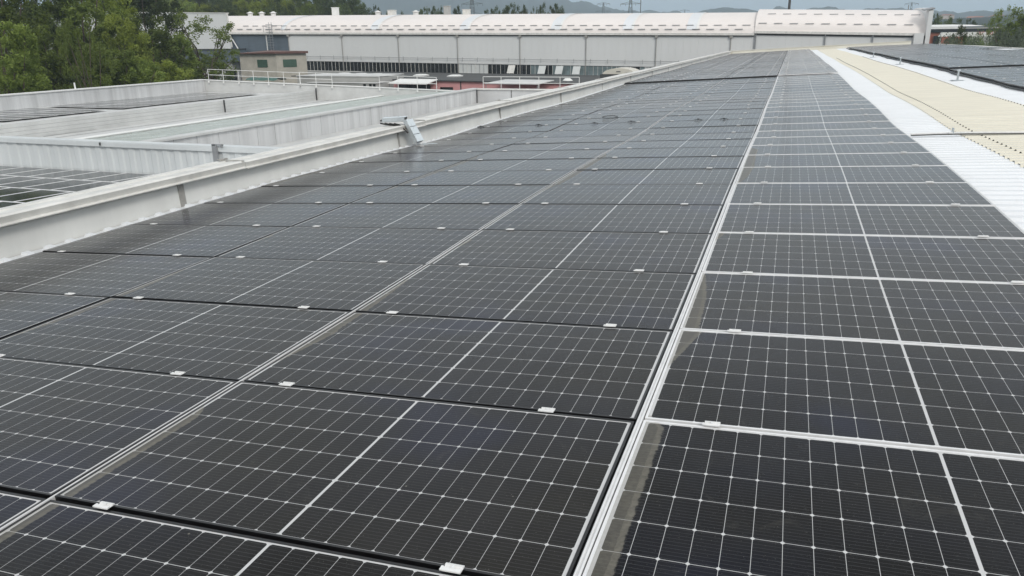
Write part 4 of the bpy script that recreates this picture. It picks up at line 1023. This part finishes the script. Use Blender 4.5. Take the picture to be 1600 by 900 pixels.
a = at(1420, 8, 140); mb = MB(); mb.tube([(a.x, 140, -9), (a.x, 140, a.z)], .07, 6); tag(mb.build('short_mast', M_PIPE), 'short dark mast above the right-hand hall roof', 'mast')

# ------------------------------------------------------------------ trees
def crown_mesh(seed, nclump, nleaf, R_, H_, leaf, spread=.30, name='crown'):
    rnd = random.Random(seed); v = []; f = []
    cl_ = []
    for i in range(nclump):
        while True:
            p_ = Vector((rnd.uniform(-1, 1), rnd.uniform(-1, 1), rnd.uniform(-1, 1)))
            if (abs(p_.x)**2.6+abs(p_.y)**2.6+abs(p_.z)**2.6) < 1 and p_.length > .3: break
        w = 1.
        cl_.append((Vector((p_.x*R_*w, p_.y*R_*w, p_.z*H_/2)), rnd.uniform(.6, 1.25)))
    for c, s_ in cl_:
        for k in range(nleaf):
            d = Vector((rnd.gauss(0, 1), rnd.gauss(0, 1), rnd.gauss(0, .7))); d.normalize(); d *= (rnd.random()**.5)*R_*spread*s_
            p_ = c+d; p_.z -= .12*d.length*rnd.random()
            a = rnd.uniform(0, 6.28); up = Vector((rnd.gauss(0, .7), rnd.gauss(0, .7), 1)).normalized()
            e1 = up.cross(Vector((math.cos(a), math.sin(a), .3))).normalized(); e2_ = up.cross(e1)
            l = leaf*rnd.uniform(.6, 1.4); n = len(v)
            v += [tuple(p_-e1*l), tuple(p_-e2_*l*.5), tuple(p_+e1*l), tuple(p_+e2_*l*.5)]; f.append((n, n+1, n+2, n+3))
    me = bpy.data.meshes.new(name); me.from_pydata(v, [], f); return me, cl_
def trunk_mesh(seed, H_, clumps, r0=.28, zc=0):
    rnd = random.Random(seed); mb = MB(); pts = [Vector((0, 0, 0))]
    for i in range(1, 7): pts.append(Vector((rnd.gauss(0, .2), rnd.gauss(0, .2), H_*i/6)))
    mb.tube(pts, r0, 8, rad2=r0*.25)
    for c, s_ in clumps[:16]:
        t = rnd.uniform(.3, .85); base = pts[0].lerp(pts[-1], t); tip = Vector((c.x, c.y, c.z+zc)); mid = base.lerp(tip, .5)+Vector((rnd.gauss(0, .3), rnd.gauss(0, .3), .3))
        mb.tube([base, mid, tip], r0*.4, 5, rad2=.03)
    return mb.mesh('trunk', M_BARK)
TV = {}
def variants(key, n, nclump, nleaf, R_, H_, leaf, trunk_h, lm, spread=.3):
    out = []
    for i in range(n):
        me, cl_ = crown_mesh(hash(key) % 1 + i*13+len(key), nclump, nleaf, R_, H_, leaf, spread); me.materials.append(lm)
        out.append((me, trunk_mesh(i+5, trunk_h+H_*.35, cl_, zc=trunk_h+H_*.5), R_, H_, trunk_h))
    TV[key] = out
variants('mid', 3, 95, 170, 3.6, 9.5, .15, 5.0, M_LEAF, .20)
variants('yellow', 2, 95, 170, 3.6, 9.0, .15, 5.0, M_LEAFY, .20)
variants('dark', 3, 95, 150, 3.8, 10., .16, 4.5, M_LEAFD, .21)
variants('open', 1, 85, 95, 3.6, 8.5, .12, 4.5, M_LEAF, .17)
variants('bush', 2, 110, 90, 2.4, 3.6, .07, .6, M_LEAFG, .2)
variants('dbush', 1, 110, 90, 2.2, 3.6, .07, .6, M_LEAFD, .2)
def tree(key, vi, px, pytop, Y, label, group, wpx=None, zb=-9., sxy=None, name='tree', zbase=None):
    me, tm, R_, H_, th = TV[key][vi % len(TV[key])]
    p_ = at(px, pytop, Y); z0 = zb if zbase is None else zbase
    tot = th+H_; s_ = (p_.z-z0)/tot
    t_ = empty(name, (p_.x, Y, z0), label, name.replace('_', ' '), group)
    if wpx is not None: sx = abs(at(px+wpx/2, pytop, Y).x-p_.x)/(R_*1.05)
    else: sx = s_
    t_.rotation_euler = (0, 0, random.uniform(0, 6.28)); t_.scale = (sx, sx, s_)
    link('trunk', tm, t_)
    c = link('crown', me, t_); c.location = (0, 0, th+H_/2); return t_
random.seed(5)
L = [ # key, variant, px, top py, Y, width px, description
 ('mid', 0, -8, 20, 41, 85, 'bright green tree at the left picture edge'),
 ('mid', 1, -30, -60, 50, 120, 'tall tree filling the upper left corner'),
 ('dark', 0, 42, -50, 60, 80, 'dark tree with shaded gap right of the edge tree'),
 ('mid', 2, 75, 35, 50, 70, 'soft green tree behind the far-left parapet'),
 ('mid', 1, 100, -60, 64, 110, 'tall green tree behind the thin brown-trunked one'),
 ('mid', 0, 125, 60, 55, 70, 'low round tree in front of the thin brown-trunked one'),
 ('yellow', 0, 150, -25, 70, 90, 'yellowish tree right of the brown trunk'),
 ('yellow', 1, 180, 25, 60, 70, 'yellow-green tree in the middle of the wood'),
 ('mid', 1, 170, 75, 56, 75, 'bright green low tree above the parapet'),
 ('dark', 2, 215, -40, 82, 90, 'tall dark tree behind the yellow-green one'),
 ('mid', 2, 222, 18, 66, 85, 'broad green tree left of the gable'),
 ('mid', 0, 245, 45, 70, 80, 'olive green tree touching the gable wall'),
 ('yellow', 0, 262, 95, 64, 60, 'low olive shrubby tree before the dark annex'),
 ('mid', 0, 212, 85, 58, 60, 'low green tree behind the parapet corner'),
 ('open', 0, 306, 18, 78, 104, 'airy tree with visible branches before the grey gable'),
 ('dark', 1, 310, 84, 86, 66, 'dark shady tree below the airy one'),
 ('mid', 2, 20, 75, 46, 70, 'low green tree behind the left end of the parapet'),
 ('dark', 0, 90, 80, 50, 60, 'small dark tree low in the wood'),
 ('open', 0, 118, 20, 47, 60, 'thin tree with exposed brown trunk in front of the wood'),
 ('mid', 1, 268, 60, 74, 60, 'light green tree right beside the gable edge'),
]
for k, v_, px, py, Y, w, lab in L: tree(k, v_, px, py, Y, lab, 'trees left of the lower roofs', w)
# wooded slope behind the hall
random.seed(9)
desc = {'dark': 'dark green tree', 'mid': 'mid green tree', 'yellow': 'light green tree'}
slope = []
for i in range(24):
    px = 150+i*18+random.uniform(-5, 5); py = -28 if px < 520 else -28+(px-520)*.62
    slope.append((px, py, 175+random.uniform(0, 40), 46))
for i in range(20):
    px = 178+i*19+random.uniform(-6, 6); py = 2+random.uniform(-6, 6)
    slope.append((px, py, 145+random.uniform(0, 14), 36))
for i, (px, py, Y, w) in enumerate(slope):
    k = random.choice(['dark', 'mid', 'dark', 'mid', 'yellow'])
    if px > 480: k = 'dark'
    if px > 545 and i >= 24: k = 'yellow'; py = 10; w = 24
    X = at(px, py, Y).x
    tree(k, i, px, py, Y, '%s of %s line behind hall, %s from left' % (desc[k], 'upper' if i < 24 else 'lower', nth(i+1 if i < 24 else i-23)), 'trees on the slope behind the hall', w, zbase=gz(X, Y)-.3)
for i, (px, py, w, Y) in enumerate([(588, 8, 16, 170), (610, 17, 20, 200), (626, 18, 14, 205), (662, 11, 22, 200), (677, 9, 22, 205), (694, 10, 20, 200), (712, 9, 22, 205), (765, 13, 22, 200), (779, 10, 24, 205), (798, 5, 30, 200), (815, 7, 24, 205), (834, 11, 16, 200), (847, 4, 15, 204), (868, 5, 30, 190)]):
    tree('dark', i, px, py, Y, 'dark round tree rising above the hall roof, %s from the left' % nth(i+1), 'dark trees above the hall roof', w)
# right-hand trees and bushes
for k, v_, px, py, Y, w, lab, nm in [
 ('mid', 2, 1616, 6, 105, 104, 'large grey-green tree at the right picture edge', 'tree'),
 ('open', 0, 1572, 8, 110, 54, 'open-crowned tree left of the large edge tree', 'tree'),
 ('dark', 1, 1592, 34, 108, 84, 'dark lower tree before the edge tree', 'tree'),
 ('dark', 0, 1501, 38, 104, 30, 'dark rounded tree before the white canopy', 'tree'),
 ('dark', 2, 1475, 24, 190, 34, 'dark tree behind the factory roof, nearest the hall', 'tree'),
 ('dark', 1, 1492, 27, 195, 36, 'dark tree behind the factory roof, second from the hall', 'tree'),
 ('dark', 0, 1518, 29, 230, 26, 'small dark tree right of the blue roof', 'tree'),
 ('dark', 1, 1553, 36, 220, 60, 'low dark tree behind the concrete wall', 'tree'),
 ('dark', 1, 1463, 20, 200, 18, 'narrow dark tree touching the hall fin', 'tree'),
 ('bush', 0, 1478, 57, 98, 88, 'grey-green bush left of the rounded tree', 'bush'),
 ('bush', 1, 1500, 56, 96, 80, 'grey-green bush under the rounded tree', 'bush'),
 ('dbush', 0, 1518, 51, 97, 68, 'dark bush before the white canopy', 'bush'),
 ('dbush', 0, 1538, 53, 98, 72, 'second dark bush before the red lettering', 'bush'),
 ('bush', 1, 1560, 51, 92, 104, 'pale bush right of the red lettering', 'bush'),
 ('bush', 0, 1582, 47, 90, 100, 'tall pale bush below the large tree', 'bush'),
 ('bush', 1, 1608, 47, 88, 104, 'pale bush at the right picture edge', 'bush')]:
    tree(k, v_, px, py, Y, lab, 'trees and bushes beyond the ridge', w, name=nm)

# ------------------------------------------------------------------ haze
HZ = True
if HZ:
    mb = MB(); mb.box(-4200, 4200, -500, 5600, -12, 520)
    hm = bpy.data.materials.new('haze_air'); hm.use_nodes = True; t = hm.node_tree; t.nodes.clear()
    out = N(t, 'ShaderNodeOutputMaterial'); pv = N(t, 'ShaderNodeVolumePrincipled'); pv.inputs['Density'].default_value = .00036; pv.inputs['Color'].default_value = (.72, .87, 1.0, 1); pv.inputs['Anisotropy'].default_value = .1
    t.links.new(pv.outputs[0], out.inputs['Volume'])
    tag(mb.build('haze', hm), kind='stuff')
